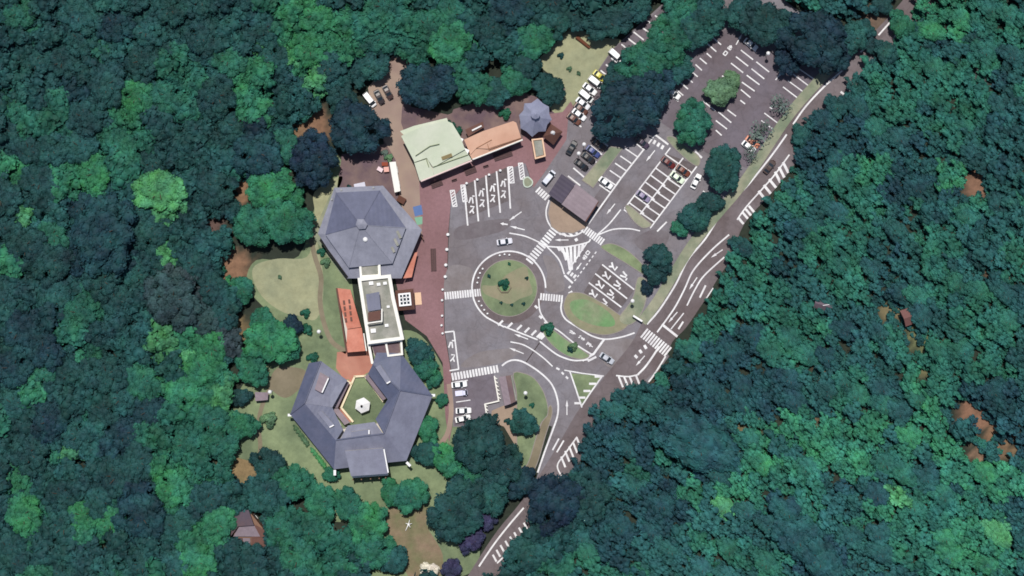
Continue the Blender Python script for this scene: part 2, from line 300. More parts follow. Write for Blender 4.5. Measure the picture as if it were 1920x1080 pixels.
sheet('bay_surface', [(849, 712), (926, 700), (934, 750), (912, 756), (914, 796), (852, 798)], .07, M_lot, kind='structure', label='worn surface of the lower left parking bays')
sheet('hall_apron', [(628, 345), (590, 430), (588, 445), (650, 528), (655, 520), (600, 438), (634, 352)], .045, M_verge, kind='structure', label='pale mossy apron along the left walls of the upper hall')
sheet('service_ground', [(700, 150), (735, 100), (775, 105), (770, 200), (840, 215), (960, 165), (1000, 180), (1060, 165), (1060, 230), (960, 280), (800, 345), (740, 330), (640, 330), (640, 290), (720, 270)], .012, M_yard, kind='structure', label='worn earth around the two shop buildings')
M_patch = mat('asphalt_patch', C(112, 104, 108, K), .9, .2, .6, C(120, 114, 118, K), .2); M_patchl = mat('asphalt_worn', C(138, 132, 134, K), .9, .2, .5, C(128, 120, 120, K), .15)
for pts, m_, l_ in (([(842, 500), (885, 505), (880, 545), (835, 552)], M_patchl, 'paler worn asphalt left of the roundabout'), ([(900, 660), (975, 655), (940, 680), (865, 688)], M_patchl, 'paler worn asphalt above the lower crossing'), ([(1130, 350), (1148, 362), (1120, 402), (1104, 392)], M_patch, 'darker asphalt repair at the foot of the bay lane'), ([(1018, 480), (1040, 486), (1056, 520), (1056, 545), (1024, 545), (1026, 510)], M_patchl, 'paler worn asphalt right of the roundabout'), ([(860, 425), (950, 410), (945, 432), (862, 450)], M_patch, 'darker asphalt band below the bus bays'), ([(1130, 640), (1185, 636), (1200, 655), (1150, 690), (1125, 668)], M_patchl, 'paler worn asphalt at the junction'), ([(1225, 430), (1255, 440), (1235, 475), (1205, 470), (1190, 450)], M_patch, 'darker asphalt patch right of the narrow island')): sheet('asphalt_patch', pts, .064, m_, sm=True, kind='structure', label=l_)
# main road ribbon
RL = [(1730, -30), (1672, 38), (1620, 92), (1587, 127), (1550, 158), (1512, 198), (1475, 252), (1418, 328), (1360, 390), (1323, 447), (1290, 487), (1267, 533), (1237, 580), (1213, 608), (1190, 650), (1150, 700), (1095, 770), (1065, 820), (1035, 870), (985, 945), (940, 1000), (900, 1060), (870, 1110)]
RW = [46, 46, 46, 46, 46, 46, 46, 44, 46, 60, 66, 62, 60, 58, 60, 50, 44, 42, 42, 42, 42, 42, 42]
def road_poly(left_off):
    a = []; b = []
    for i, (x, y) in enumerate(RL):
        p, q = RL[max(0, i - 1)], RL[min(len(RL) - 1, i + 1)]; dx, dy = q[0] - p[0], q[1] - p[1]; l = math.hypot(dx, dy)
        nx, ny = -dy / l, dx / l                       # right-hand side in the photo
        a.append((x + nx * left_off, y + ny * left_off)); b.append((x - nx * RW[i], y - ny * RW[i]))
    return smooth_line(a, 4), smooth_line(b, 4)
ra, rb = road_poly(9)
v = [P(*p)[:2] + (0,) if False else (P(*p).x, P(*p).y, .09) for p in ra] + [(P(*p).x, P(*p).y, .09) for p in rb]; n_ = len(ra)
build('road', v, [[i, n_ + i, n_ + i + 1, i + 1] for i in range(n_ - 1)], M_road, kind='structure', label='brown asphalt main road running diagonally along the forest')
# verge between the car park and the road
vg = [(1560, 128), (1510, 182), (1475, 225), (1445, 270), (1395, 345), (1340, 410), (1300, 460), (1265, 515), (1235, 565), (1205, 605)]
def strip(pts, w, off=0.0):
    a = []; b = []
    for i, (x, y) in enumerate(pts):
        p, q = pts[max(0, i - 1)], pts[min(len(pts) - 1, i + 1)]; dx, dy = q[0] - p[0], q[1] - p[1]; l = math.hypot(dx, dy) or 1
        nx, ny = -dy / l, dx / l; a.append((x + nx * (off + w / 2), y + ny * (off + w / 2))); b.append((x + nx * (off - w / 2), y + ny * (off - w / 2)))
    return a + b[::-1]
prism('verge', strip(smooth_line(vg, 3), 19, 2), .0, .2, M_verge, kind='structure', label='pale grass verge between the car park and the main road')
# raised islands: kerb ring + fill
NI = [0]
def island(name, pts, fill, label, sm=True, h=.16, kw=.22, kind='structure'):
    NI[0] += 1; h += .006 * NI[0]
    if sm: pts = smooth_line(pts, 5, True)
    w_ = ccw([P(*p)[:2] for p in pts]); k = prism(name, w_, 0, h, M_kerb, px=False, kind=kind, label=label)
    i_ = inset(w_, kw); v, f = prism_v([(p.x, p.y) for p in i_], h - .02, h + .03); build('turf' if 'lawn' in fill.name or 'grass' in fill.name else 'paving', v, f, fill, k); return k
cx, cy = 954, 540
ring = lambda r, n=48: [(cx + r * math.cos(2 * math.pi * i / n), cy + r * math.sin(2 * math.pi * i / n)) for i in range(n)]
sheet('apron', ring(67), .068, M_road, kind='structure', label='brown ring apron around the roundabout island')
isl = island('roundabout_island', ring(54), M_lawn, 'circular grass island in the middle of the roundabout', sm=False)
M_apr = mat('worn_grass', C(152, 144, 120, K), .95, .15, .5, C(138, 140, 112, K), .15)
def patch(parent, pts, z, m, name='worn_patch'):
    v = ccw([P(*p)[:2] for p in smooth_line(pts, 4, True)]); build(name, [(a, b, z) for a, b in v], [list(range(len(v)))], m, parent)
patch(isl, [(950, 515), (985, 500), (992, 525), (998, 550), (975, 560), (955, 570), (930, 560), (908, 550), (905, 535), (930, 535)], .20, M_apr)
island('traffic_island', [(1032, 375), (1027, 400), (1033, 425), (1048, 436), (1075, 438), (1098, 428), (1105, 418), (1060, 388), (1036, 366)], M_sand, 'sandy paved island below the two-tone shelter roof', sm=False)
isl2 = island('traffic_island', [(1062, 555), (1072, 548), (1095, 550), (1130, 568), (1165, 592), (1180, 602), (1172, 616), (1150, 626), (1125, 628), (1090, 618), (1065, 598), (1056, 575)], M_apr, 'oval grass island beside the roundabout exit')
patch(isl2, [(1072, 565), (1100, 562), (1135, 580), (1152, 600), (1148, 612), (1115, 610), (1085, 598), (1070, 580)], .225, M_lawn3, 'fresh_grass')
island('traffic_island', [(1016, 616), (1028, 612), (1062, 636), (1098, 660), (1105, 668), (1092, 674), (1070, 670), (1050, 660), (1028, 640)], M_lawn3, 'long planted island between the two junction lanes')
island('traffic_island', [(1126, 462), (1145, 456), (1168, 464), (1190, 480), (1208, 500), (1215, 520), (1198, 510), (1170, 492), (1140, 474)], M_lawn, 'narrow worn grass island above the bus bays')
island('traffic_island', [(1196, 520), (1215, 530), (1210, 570), (1195, 600), (1175, 610), (1160, 596), (1185, 560)], M_verge, 'pale grass margin at the ends of the right bus bays')
sheet('painted_island', [(1070, 700), (1130, 705), (1090, 760), (1080, 728)], .097, M_lawn, kind='structure', label='small triangular grassy island at the junction')
island('traffic_island', [(962, 700), (985, 700), (1005, 712), (1022, 740), (1028, 775), (1012, 800), (990, 870), (972, 868), (968, 810), (968, 740)], M_lawn, 'grass bank beside the curved exit lane')
island('footpath', [(1030, 760), (1036, 775), (1024, 815), (1003, 880), (975, 905), (968, 890), (990, 860), (1010, 805)], M_path, 'reddish earth footpath along the curved exit lane', h=.1)
island('planting_strip', [(1144, 274), (1169, 277), (1112, 353), (1090, 338)], M_verge, 'strip of dry grass between the two bay rows', sm=False)
island('planting_strip', [(1172, 390), (1180, 385), (1210, 410), (1222, 422), (1205, 428), (1185, 412)], M_verge, 'small grass triangle at the foot of the bay grid')
island('planting_strip', [(1250, 262), (1262, 256), (1290, 276), (1312, 295), (1308, 312), (1285, 298)], M_verge, 'pale kerbed strip at the head of the bay grid')
sheet('sandy_paving', [(950, 758), (985, 755), (990, 800), (975, 850), (945, 800), (920, 790), (922, 770)], .085, M_sand, kind='structure', label='sandy ground beside the small toilet block')
sheet('path', strip(smooth_line([(582, 440), (590, 480), (602, 520), (600, 560), (606, 600), (622, 640), (650, 660)], 5), 9), .045, M_path, kind='structure', label='curving footpath on the lawn west of the white roof')
sheet('path', strip(smooth_line([(480, 890), (488, 840), (485, 790), (500, 740), (530, 700)], 5), 8), .045, M_path, kind='structure', label='earth path along the forest edge west of the lower hall')
sheet('path', strip(smooth_line([(842, 720), (846, 770), (840, 810), (828, 830)], 5), 9), .075, M_pave, kind='structure', label='pale path beside the lower hall')
sheet('entrance_paving', [(632, 660), (690, 655), (705, 690), (670, 710), (645, 712), (630, 690)], .045, M_terrap, kind='structure', label='terracotta paved court between the halls')
sheet('paving', [(758, 395), (788, 395), (792, 440), (770, 432)], .055, M_pave, kind='structure', label='pale paving with colour patches by the upper hall')
M_bluep = mat('blue_paving', C(96, 122, 172, K), .85, .1); M_greenp = mat('green_paving', C(130, 178, 150, K), .85, .1)
sheet('painted_patch', [(774, 388), (790, 384), (793, 402), (778, 406)], .062, M_bluep, kind='structure', label='blue painted patch on the paving'); sheet('painted_patch', [(777, 408), (792, 406), (792, 420), (782, 422)], .062, M_greenp, kind='structure', label='green painted patch on the paving')

# ------------------------------------------------------------------ road markings
ZP = [0]
def zp(base=.105): ZP[0] = (ZP[0] + 1) % 25; return base + ZP[0] * .0012
QUAD = mesh('stripe', [(-.5, -.5, 0), (.5, -.5, 0), (.5, .5, 0), (-.5, .5, 0)], [(0, 1, 2, 3)], M_white)
def bar(name, a, b, w, parent):
    a, b = P(*a), P(*b); o = obj(name, QUAD, parent); d = b - a
    o.location = ((a.x + b.x) / 2, (a.y + b.y) / 2, zp()); o.scale = (max(d.length, .05), w * 1.22 * S, 1); o.rotation_euler = (0, 0, math.atan2(d.y, d.x)); return o
def ribbon_mesh(pts, w, z):
    pts = [Vector(p[:2]) for p in pts]; v = []
    for i, p in enumerate(pts):
        a, b = pts[max(0, i - 1)], pts[min(len(pts) - 1, i + 1)]; d = (b - a).normalized(); n = Vector((-d.y, d.x)) * w / 2
        v += [(p.x + n.x, p.y + n.y, z), (p.x - n.x, p.y - n.y, z)]
    return v, [[2 * i, 2 * i + 1, 2 * i + 3, 2 * i + 2] for i in range(len(pts) - 1)]
def line(name, pts, w, parent=None, sm=True, **k):
    if sm: pts = smooth_line(pts, 6)
    v, f = ribbon_mesh([P(*p) for p in pts], w * 1.12 * S, zp()); return build(name, v, f, M_white, parent, **k)
def marking(name, label): return empty(name, kind='structure', label=label)
def lerp(a, b, t): return (a[0] + (b[0] - a[0]) * t, a[1] + (b[1] - a[1]) * t)
def crosswalk(a, b, length, n, w, label):          # centre line a-b, n stripes each `length` long across it
    r = marking('crosswalk', label); d = (b[0] - a[0], b[1] - a[1]); l = math.hypot(*d); nx, ny = -d[1] / l, d[0] / l
    for i in range(n):
        c = lerp(a, b, (i + .5) / n); bar('stripe', (c[0] - nx * length / 2, c[1] - ny * length / 2), (c[0] + nx * length / 2, c[1] + ny * length / 2), w, r)
crosswalk((833, 555), (903, 548), 14, 15, 2.7, 'zebra crossing from the plaza to the roundabout island')
crosswalk((1012, 556), (1056, 560), 13, 9, 2.7, 'zebra crossing from the island to the oval grass island')
crosswalk((1045, 424), (991, 492), 16, 14, 3.0, 'diagonal zebra crossing up from the roundabout to the sandy island')
crosswalk((1092, 427), (1131, 455), 14, 10, 2.7, 'zebra crossing at the mouth of the bay-grid lane')
crosswalk((1007, 354), (1027, 372), 13, 5, 3.0, 'short zebra crossing at the corner of the plum shelter roof')
crosswalk((846, 707), (935, 691), 14, 16, 3.1, 'zebra crossing above the three lower-left parked cars')
crosswalk((1206, 623), (1254, 661), 21, 11, 2.9, 'wide zebra crossing over the main road')
def hatch(bars, w, label, lines=()):
    r = marking('hatching', label)
    for a, b in bars: bar('stripe', a, b, w, r)
    for l in lines: line('edge_line', l, 2.4, r, sm=len(l) > 2)
hatch([((1047 + 6.2 * i, 463), (1066 + 3.8 * i if i < 3 else 1077 - 1.2 * (i - 3), 482 + 12 * i if i < 3 else 508 - 11.5 * (i - 3) if i > 3 else 510)) for i in range(1)] +
      [((1046, 463), (1050, 470)), ((1054, 463), (1062, 488)), ((1062, 462), (1069, 508)), ((1070, 462), (1072, 506)), ((1078, 461), (1078, 492)), ((1086, 460), (1085, 481)), ((1093, 457), (1091, 470))], 4.0,
      'large fan of hatch stripes beside the exit lane', [[(1024, 462), (1060, 463), (1100, 455), (1107, 448)], [(1026, 463), (1048, 487), (1058, 514)], [(1100, 456), (1067, 505)]])
def ticks(path, n, vec, w, label, edge=None):
    r = marking('hatching', label); m = len(path) - 1
    for i in range(n):
        t = i / (n - 1) * m; k = min(int(t), m - 1); p = lerp(path[k], path[k + 1], t - k); bar('stripe', p, (p[0] + vec[0], p[1] + vec[1]), w, r)
    if edge: line('edge_line', edge, 2.4, r)
ticks([(934, 610), (975, 620), (1005, 632), (1014, 636)], 8, (9, -9), 3.2, 'row of slanted hatch ticks below the roundabout')
ticks([(1008, 578), (1016, 597), (1026, 608), (1032, 612)], 4, (-5, -5), 3.5, 'short slanted ticks right of the roundabout')
ticks([(1052, 440), (1062, 443), (1074, 443), (1084, 440)], 4, (-7, -7), 3.5, 'slanted ticks on the rim of the sandy island')
ticks([(1128, 706), (1114, 724), (1100, 742), (1090, 756)], 5, (-13, 0), 3.4, 'hatch ticks on the triangular junction island', [(1130, 704), (1110, 732), (1090, 762)])
ticks([(1160, 706), (1170, 706), (1180, 705), (1192, 703)], 4, (8, 20), 3.0, 'hatch fan at the forest edge of the junction', [(1155, 704), (1178, 706), (1198, 702)])
ticks([(1081, 820), (1072, 832), (1062, 842), (1052, 856)], 5, (8, 20), 3.0, 'hatch fan beside the forest on the lower road', [(1082, 819), (1060, 850), (1045, 874), (1058, 900)])
ticks([(982, 980), (966, 996), (952, 1010), (936, 1024), (924, 1040)], 8, (7, 13), 3.0, 'hatch ladder along the bottom stretch of road', [(990, 994), (970, 1018), (948, 1040), (932, 1056)])
ticks([(1384, 408), (1392, 398)], 2, (10, 12), 3.6, 'lowest pair of hatch bars on the right of the main road'); ticks([(1398, 392), (1404, 386)], 2, (10, 12), 3.6, 'second pair of hatch bars on the right of the main road')
ticks([(1422, 358), (1442, 336)], 3, (13, 16), 4.0, 'middle hatch bars on the right of the main road'); ticks([(1453, 322), (1468, 304)], 3, (10, 20), 4.0, 'upper hatch bars on the right of the main road')
ticks([(1576, 172), (1588, 164)], 2, (10, 8), 3.2, 'small H-shaped paint marks at the forest edge of the road'); ticks([(1516, 234), (1524, 226)], 2, (6, 4), 3.2, 'small paint marks on the road under the overhanging trees')
r = marking('road_lines', 'white edge and lane lines of the main road')
line('edge_line', [(1672, 38), (1647, 66)], 2.8, r); line('edge_line', [(1628, 86), (1613, 98)], 2.8, r); line('edge_line', [(1592, 122), (1550, 158), (1512, 198), (1487, 233)], 2.8, r)
line('edge_line', [(1475, 252), (1448, 290), (1418, 328), (1397, 353), (1360, 390), (1323, 447), (1290, 487), (1267, 533), (1237, 580), (1213, 608)], 2.8, r)
line('lane_line', [(1367, 440), (1333, 470), (1300, 507), (1283, 543), (1263, 580), (1232, 623)], 2.6, r); line('lane_line', [(1358, 482), (1320, 517), (1303, 543), (1288, 573)], 2.4, r); line('lane_line', [(1282, 587), (1258, 617)], 2.0, r)
line('lane_line', [(1480, 290), (1453, 327), (1433, 350), (1400, 387), (1382, 412)], 2.4, r); line('lane_line', [(1323, 535), (1312, 558)], 3, r); line('lane_line', [(1337, 540), (1322, 563)], 2, r)
line('lane_line', [(1281, 603), (1272, 617)], 3, r); line('stop_line', [(1241, 608), (1270, 631)], 4, r, False); line('lane_line', [(1682, 62), (1676, 74)], 4, r, False); line('edge_line', [(1236, 650), (1212, 685), (1196, 702)], 3.2, r); line('edge_line', [(1248, 668), (1228, 700), (1216, 716)], 2.6, r)
r = marking('road_lines', 'white lines of the junction and the roundabout')
def arc(r0, a0, a1, n=40): return [(cx + r0 * math.cos(R(a0 + (a1 - a0) * i / n)), cy + r0 * math.sin(R(a0 + (a1 - a0) * i / n))) for i in range(n + 1)]
line('edge_line', [(945, 613)] + arc(69, 110, 360, 60)[4:] , 2.6, r, False)
line('edge_line', [(945, 612), (975, 624), (1008, 637)], 2.4, r); line('edge_line', [(1012, 640), (1040, 662), (1058, 671), (1078, 676), (1104, 674)], 2.6, r); line('edge_line', [(1010, 560), (1013, 585), (1028, 607), (1050, 622), (1080, 646), (1112, 666)], 2.4, r)
line('edge_line', [(1054, 562), (1052, 580), (1060, 598), (1084, 614), (1108, 629), (1134, 636), (1165, 632), (1190, 624)], 2.6, r)
line('stop_line', [(1133, 636), (1112, 665)], 3.6, r, False); line('stop_line', [(1092, 676), (1112, 664)], 4, r, False); line('stop_line', [(1102, 677), (1118, 669)], 3.6, r, False)
line('edge_line', [(1030, 374), (1024, 395), (1027, 415), (1040, 432), (1062, 442), (1080, 441), (1094, 433)], 2.4, r); line('edge_line', [(955, 437), (985, 443), (1012, 455), (1024, 462)], 2.2, r)
line('stop_line', [(1058, 516), (1074, 531)], 3.4, r, False); line('edge_line', [(1066, 550), (1073, 546)], 3, r, False); line('edge_line', [(1066, 540), (1070, 536)], 3, r, False)
for i in range(8): line('lane_line', [lerp((1118, 472), (1080, 523), i / 7), lerp((1118, 472), (1080, 523), i / 7 + .075)], 2.0, r, False)
for i in range(3): line('give_way_bar', [(1064 + 5.5 * i, 514 + 3.6 * i), (1069 + 5.5 * i, 508 + 3.6 * i)], 3.8, r, False)
line('edge_line', [(1122, 440), (1150, 430), (1180, 429), (1200, 433)], 2.2, r); line('edge_line', [(1120, 440), (1142, 420), (1164, 393)], 2.2, r); line('edge_line', [(1103, 420), (1166, 332), (1228, 254)], 2.6, r, False)
line('stop_line', [(1229, 253), (1253, 271)], 3.2, r, False); line('edge_line', [(1257, 277), (1247, 290)], 2.2, r, False)
for i in range(3): line('give_way_bar', [(1225 + 7.5 * i, 270 + 4.8 * i), (1229 + 7.5 * i, 263 + 4.8 * i)], 4.2, r, False)
line('edge_line', [(941, 686), (952, 678), (966, 675), (984, 680), (1012, 698), (1034, 720), (1045, 748), (1046, 775), (1038, 802), (1022, 845), (1008, 886)], 2.8, r)
line('edge_line', [(982, 952), (958, 980), (928, 1018), (898, 1062)], 2.8, r); line('lane_line', [(957, 641), (980, 646), (1000, 657), (1020, 672), (1036, 687)], 2.2, r)
line('edge_line', [(1068, 695), (1080, 730), (1091, 764)], 2.4, r, False); line('edge_line', [(1058, 694), (1092, 700), (1132, 705)], 2.0, r, False)
for a, b in (((1043, 690), (1049, 693)), ((1053, 698), (1057, 702)), ((1061, 706), (1065, 710))): line('lane_line', [a, b], 3.2, r, False)
for a, b in (((1036, 844), (1048, 822)), ((1044, 848), (1057, 826))): line('lane_line', [a, b], 2.6, r, False)
for a, b in (((1208, 647), (1212, 654)), ((1199, 656), (1203, 662)), ((1190, 666), (1195, 671))): line('lane_line', [a, b], 4.5, r, False)
line('lane_line', [(1078, 451), (1083, 448)], 5, r, False); line('edge_line', [(1303, 284), (1316, 296)], 3.4, r, False); line('edge_line', [(1221, 222), (1236, 231)], 3.4, r, False); line('edge_line', [(1232, 434), (1250, 416)], 2.6, r, False); line('edge_line', [(1318, 358), (1336, 372)], 2.2, r)
M_joint = mat('joint_strip', C(62, 52, 52), .9, .1)
jv, jf = ribbon_mesh([P(1016, 636), P(986, 680)], 1.6 * S, .112); build('drain_strip', jv, jf, M_joint, kind='structure', label='dark drain strip across the lower lane')
def arrow(a, b, label=None, w=2.0, head=5.5, hl=.42):
    a, b = P(*a), P(*b); d = (b - a); L_ = d.length; d.normalize(); n = Vector((-d.y, d.x, 0)); z = zp(); q = L_ * (1 - hl); e = a + d * q
    pts = [a + n * w * S / 2, a - n * w * S / 2, e - n * w * S / 2, e - n * head * S / 2, b, e + n * head * S / 2, e + n * w * S / 2]
    build('arrow', [(p.x, p.y, z) for p in pts], [list(range(7))], M_white, kind='structure', label='white lane arrow painted ' + label)
for a, b, l in (((990, 658 - 22), (964, 626), 'in the upper lane below the roundabout'), ((982, 663), (954, 652), 'in the lower lane below the roundabout'), ((1063, 778), (1063, 750), 'on the curved exit lane'), ((1228, 282), (1211, 303), 'at the head of the bay-grid lane'), ((1153, 382), (1137, 402), 'at the foot of the bay-grid lane'),
                ((1355, 468), (1333, 483), 'on the turn lane, highest of three'), ((1307, 520), (1292, 543), 'on the turn lane, middle of three'), ((1270, 585), (1253, 605), 'on the turn lane beside the wide crossing'), ((1209, 667), (1192, 686), 'below the wide crossing'),
                ((1090, 493), (1080, 507), 'in the exit lane beside the bus bays'), ((1380, 84), (1391, 64), 'at the top of the upper car park'), ((1454, 150), (1467, 134), 'between the bays of the upper car park'), ((1066, 450), (1040, 450), 'above the hatched fan'),
                ((978, 397), (954, 414), 'above the silver car'), ((984, 431), (956, 424), 'right of the silver car'), ((952, 421), (938, 419), 'pointing left on the forecourt')):
    arrow(a, b, l, w=2.6 if l.startswith('pointing') else 1.9, head=6 if 'pointing' in l else 5)
GL = {'ba': [[(.3, .75), (.22, .4), (.05, .05)], [(.55, .75), (.74, .45), (.88, .05)], [(.68, .99), (.76, .84)], [(.88, .99), (.96, .84)]],
      'su': [[(.1, .88), (.85, .88), (.6, .5), (.06, .05)], [(.55, .45), (.93, .05)]],
      'out': [[(.5, 1), (.5, .08)], [(.2, .85), (.2, .55), (.8, .55), (.8, .85)], [(.06, .42), (.06, .06), (.94, .06), (.94, .42)]],
      'mouth': [[(.12, .9), (.88, .9)], [(.12, .1), (.88, .1)], [(.12, .96), (.12, .04)], [(.88, .96), (.88, .04)]],
      'stop': [[(.5, 1), (.5, .1)], [(.5, .58), (.9, .58)], [(.2, .65), (.2, .1)], [(0, .05), (1, .05)]],
      'ma': [[(.1, .8), (.9, .8)], [(.15, .55), (.85, .55)], [(.5, 1), (.5, .25), (.25, .05), (.08, .2), (.35, .3), (.92, .04)]],
      're': [[(.25, 1), (.25, 0)], [(0, .75), (.42, .75), (.03, .22)], [(.25, .5), (.6, .85), (.7, .6), (.68, .12), (1, .2)]]}
def lettering(chars, label):      # chars: (glyph, centre px, up vector px, width px, height px)
    r = empty('road_lettering', kind='structure', label=label)
    for g, c, up, gw, gh in chars:
        o_ = P(*c); u = Vector((up[0], -up[1])).normalized(); rt = Vector((u.y, -u.x)); V = []; F = []
        for st in GL[g]:
            pts = [Vector((o_.x, o_.y)) + rt * ((x - .5) * gw * S) + u * ((y - .5) * gh * S) for x, y in st]
            v, f = ribbon_mesh(pts, min(gw, gh) * .29 * S, zp()); F += [[i + len(V) for i in q] for q in f]; V += v
        build('character', V, F, M_white, r)
for i, (b1, b2) in enumerate((((884, 374), (885, 393)), ((903, 361), (904, 381)), ((924, 352), (924, 372)), ((944, 343), (944, 364)))):
    lettering([('ba', b1, (.1, -1), 9.5, 16), ('su', b2, (.1, -1), 9.5, 15)], 'painted katakana for bus in the %s upright bus bay from the left' % ('first', 'second', 'third', 'fourth')[i])
lettering([('ba', (846, 645), (.1, -1), 9, 16), ('su', (849, 671), (.1, -1), 9, 15)], 'painted katakana for bus in the single bay beside the plaza')
for i in range(4):
    ox, oy = -12.4 * i, 17 * i
    lettering([('su', (1150 + ox, 500 + oy), (1, .72), 11, 16), ('ba', (1171 + ox, 517 + oy), (1, .72), 11, 16)], 'painted katakana for bus in the %s slanted bus bay from the top' % ('first', 'second', 'third', 'fourth')[i])
lettering([('out', (1096, 483), (-.62, .78), 7, 9), ('mouth', (1102, 474), (-.62, .78), 7, 8)], 'painted kanji for exit beside the hatched fan')
lettering([('out', (1369, 89), (.62, -.78), 7, 9), ('mouth', (1360, 100), (.62, -.78), 7, 9)], 'painted kanji for exit at the top of the upper car park')
lettering([('stop', (1106, 647), (.84, .55), 7, 13), ('ma', (1091, 634), (.84, .55), 6.5, 13), ('re', (1073, 624), (.84, .55), 6, 13)], 'painted stop lettering in the lane left of the junction')
def bays(lines_, w, label, longl=()):
    r = marking('bay_lines', label)
    for a, b in lines_: bar('bay_line', a, b, w, r)
    for a, b in longl: bar('bay_line', a, b, w, r)
bays([((870, 347), (877, 423)), ((890, 338), (897, 415)), ((911, 329), (917, 407)), ((931, 321), (938, 399)), ((952, 313), (957, 391))], 2.4, 'long bus bay lines in front of the apricot roof')
bays([((1129, 496), (1189, 543)), ((1116, 513), (1176, 560)), ((1104, 530), (1165, 576))], 2.2, 'long slanted lines of the right bus bays')
bays([((834, 623), (851, 621)), ((851, 621), (860, 692)), ((843, 695), (861, 692))], 2.2, 'lines of the single bus bay beside the plaza')
g0, gd = (1239, 299), (-10.1, 13.05)        # bay grid, row origin (left edge) and pitch
lg = []
for i in range(8):
    a = (1239 + (-9.9) * i, 302 + 13.0 * i); lg.append((a, (a[0] + 28, a[1] + 20.5)))
for i in range(8):
    a = (1272 - 9.9 * i, 309 + 13.0 * i); lg.append((a, (a[0] + 24, a[1] + 16.5)))
lg.append(((1248, 290), (1297, 324)))
bays(lg, 2.1, 'white lines of the central parking bay grid', [((1239, 302), (1171, 391)), ((1281, 296), (1193, 411)), ((1307, 311), (1219, 428))])
bays([((1173 - 9.9 * i, 279 + 13.5 * i), (1195 - 9.9 * i, 294 + 13.5 * i)) for i in range(6)] + [((1194, 270), (1206, 280))], 2.0, 'bay lines along the left of the bay-grid lane')
bays([((1118, 258), (1140, 274)), ((1107, 273), (1129, 290)), ((1096, 288), (1119, 305)), ((1075, 315), (1095, 332)), ((1065, 330), (1088, 348))], 2.3, 'bay lines beside the four dark cars')
bays([((1064 + 14.6 * i, 220 - 19.2 * i), (1090 + 14.6 * i, 238 - 19.2 * i)) for i in range(1)] + [((1146, 109), (1165, 123)), ((1136, 121), (1153, 134)), ((1126, 132), (1145, 147)), ((1165, 83), (1187, 100)), ((1177, 72), (1197, 87)), ((1188, 60), (1207, 75)), ((1205, 52), (1221, 65)), ((1211, 37), (1232, 53)), ((1228, 29), (1242, 41)), ((1244, 20), (1250, 26)), ((1262, 0), (1270, 4))], 2.2, 'bay lines of the long row beside the meadow')
up1 = [((1332, 67), (1352, 84)), ((1325, 81), (1343, 97)), ((1325, 100), (1334, 108)), ((1312, 109), (1325, 120)), ((1304, 121), (1316, 132)), ((1295, 133), (1308, 144)), ((1286, 145), (1299, 155)), ((1277, 156), (1290, 167)), ((1268, 168), (1281, 179)), ((1258, 180), (1272, 190))]
up2 = [((1389 - 9.3 * i, 94 + 12.2 * i), (1412 - 9.3 * i, 112 + 12.2 * i)) for i in range(3)] + [((1398, 81), (1417, 97)), ((1418, 116), (1442, 135)), ((1409, 129), (1433, 148)), ((1400, 141), (1424, 159)), ((1391, 154), (1415, 171)), ((1389, 168), (1407, 183)), ((1319, 190), (1341, 208)), ((1347, 210), (1371, 230)), ((1342, 226), (1363, 242)), ((1342, 244), (1353, 254)), ((1364, 206), (1380, 218)), ((1388, 188), (1397, 195)), ((1354, 142), (1362, 149))]
up3 = [((1498, 129), (1527, 149)), ((1487, 139), (1516, 161)), ((1477, 151), (1507, 173)), ((1468, 163), (1497, 185)), ((1433, 212), (1461, 233)), ((1427, 226), (1452, 244)), ((1443, 201), (1449, 205))]
bays(up1, 2.0, 'left row of bay lines in the upper car park'); bays(up2, 2.0, 'middle rows of bay lines around the olive tree'); bays(up3, 1.8, 'right row of bay lines along the verge')
bays([((854, 716), (877, 713)), ((855, 754), (882, 750))], 1.6, 'short bay lines beside the lower parked cars')
hx = [((848, 357), (853, 387)), ((868, 347), (872, 378)), ((957, 313), (960, 343)), ((976, 306), (980, 336))]
for i, (a, b) in enumerate(hx):
    r = marking('hatched_box', '%s hatched bus platform box beside the bus bays' % ('leftmost', 'second', 'third', 'rightmost')[i])
    for s_ in (-4, 4): bar('edge_line', (a[0] + s_, a[1]), (b[0] + s_, b[1]), 1.6, r)
    for e in (a, b): bar('edge_line', (e[0] - 4.5, e[1] + .3), (e[0] + 4.5, e[1] - .3), 1.6, r)
    for k_ in range(6):
        p = lerp(a, b, (k_ + .35) / 6); bar('stripe', (p[0] - 3.6, p[1] + 3.2), (p[0] + 3.6, p[1] - 2.4), 1.7, r)

# ------------------------------------------------------------------ buildings
def thing(name, label, cat, loc=(0, 0, 0), rz=0.0, group=None): return empty(name, loc, rz, label=label, cat=cat, group=group)
def attach(o, parent): o.parent = parent; o.matrix_parent_inverse = Matrix.Translation(parent.location).inverted(); return o
def local(parent, p): return Vector(p) - parent.location
def roof_face(name, pts, m, parent, th=.18):            # pts: (px,py,z) outline of one roof plane, given thickness
    w_ = [P(x, y, z) for x, y, z in pts]
    if area2([(p.x, p.y) for p in w_]) < 0: w_.reverse()
    n = len(w_); o = Vector(parent.location); v = [p - o for p in w_] + [p - o - Vector((0, 0, th)) for p in w_]
    f = [list(range(n)), list(range(2 * n - 1, n - 1, -1))] + [[n + i, n + (i + 1) % n, (i + 1) % n, i] for i in range(n)]
    bm = bmesh.new(); vs = [bm.verts.new(q) for q in v]; [bm.faces.new([vs[i] for i in q]) for q in f]
    bmesh.ops.triangulate(bm, faces=[x for x in bm.faces if len(x.verts) > 4]); return bmobj(name, bm, m, parent)
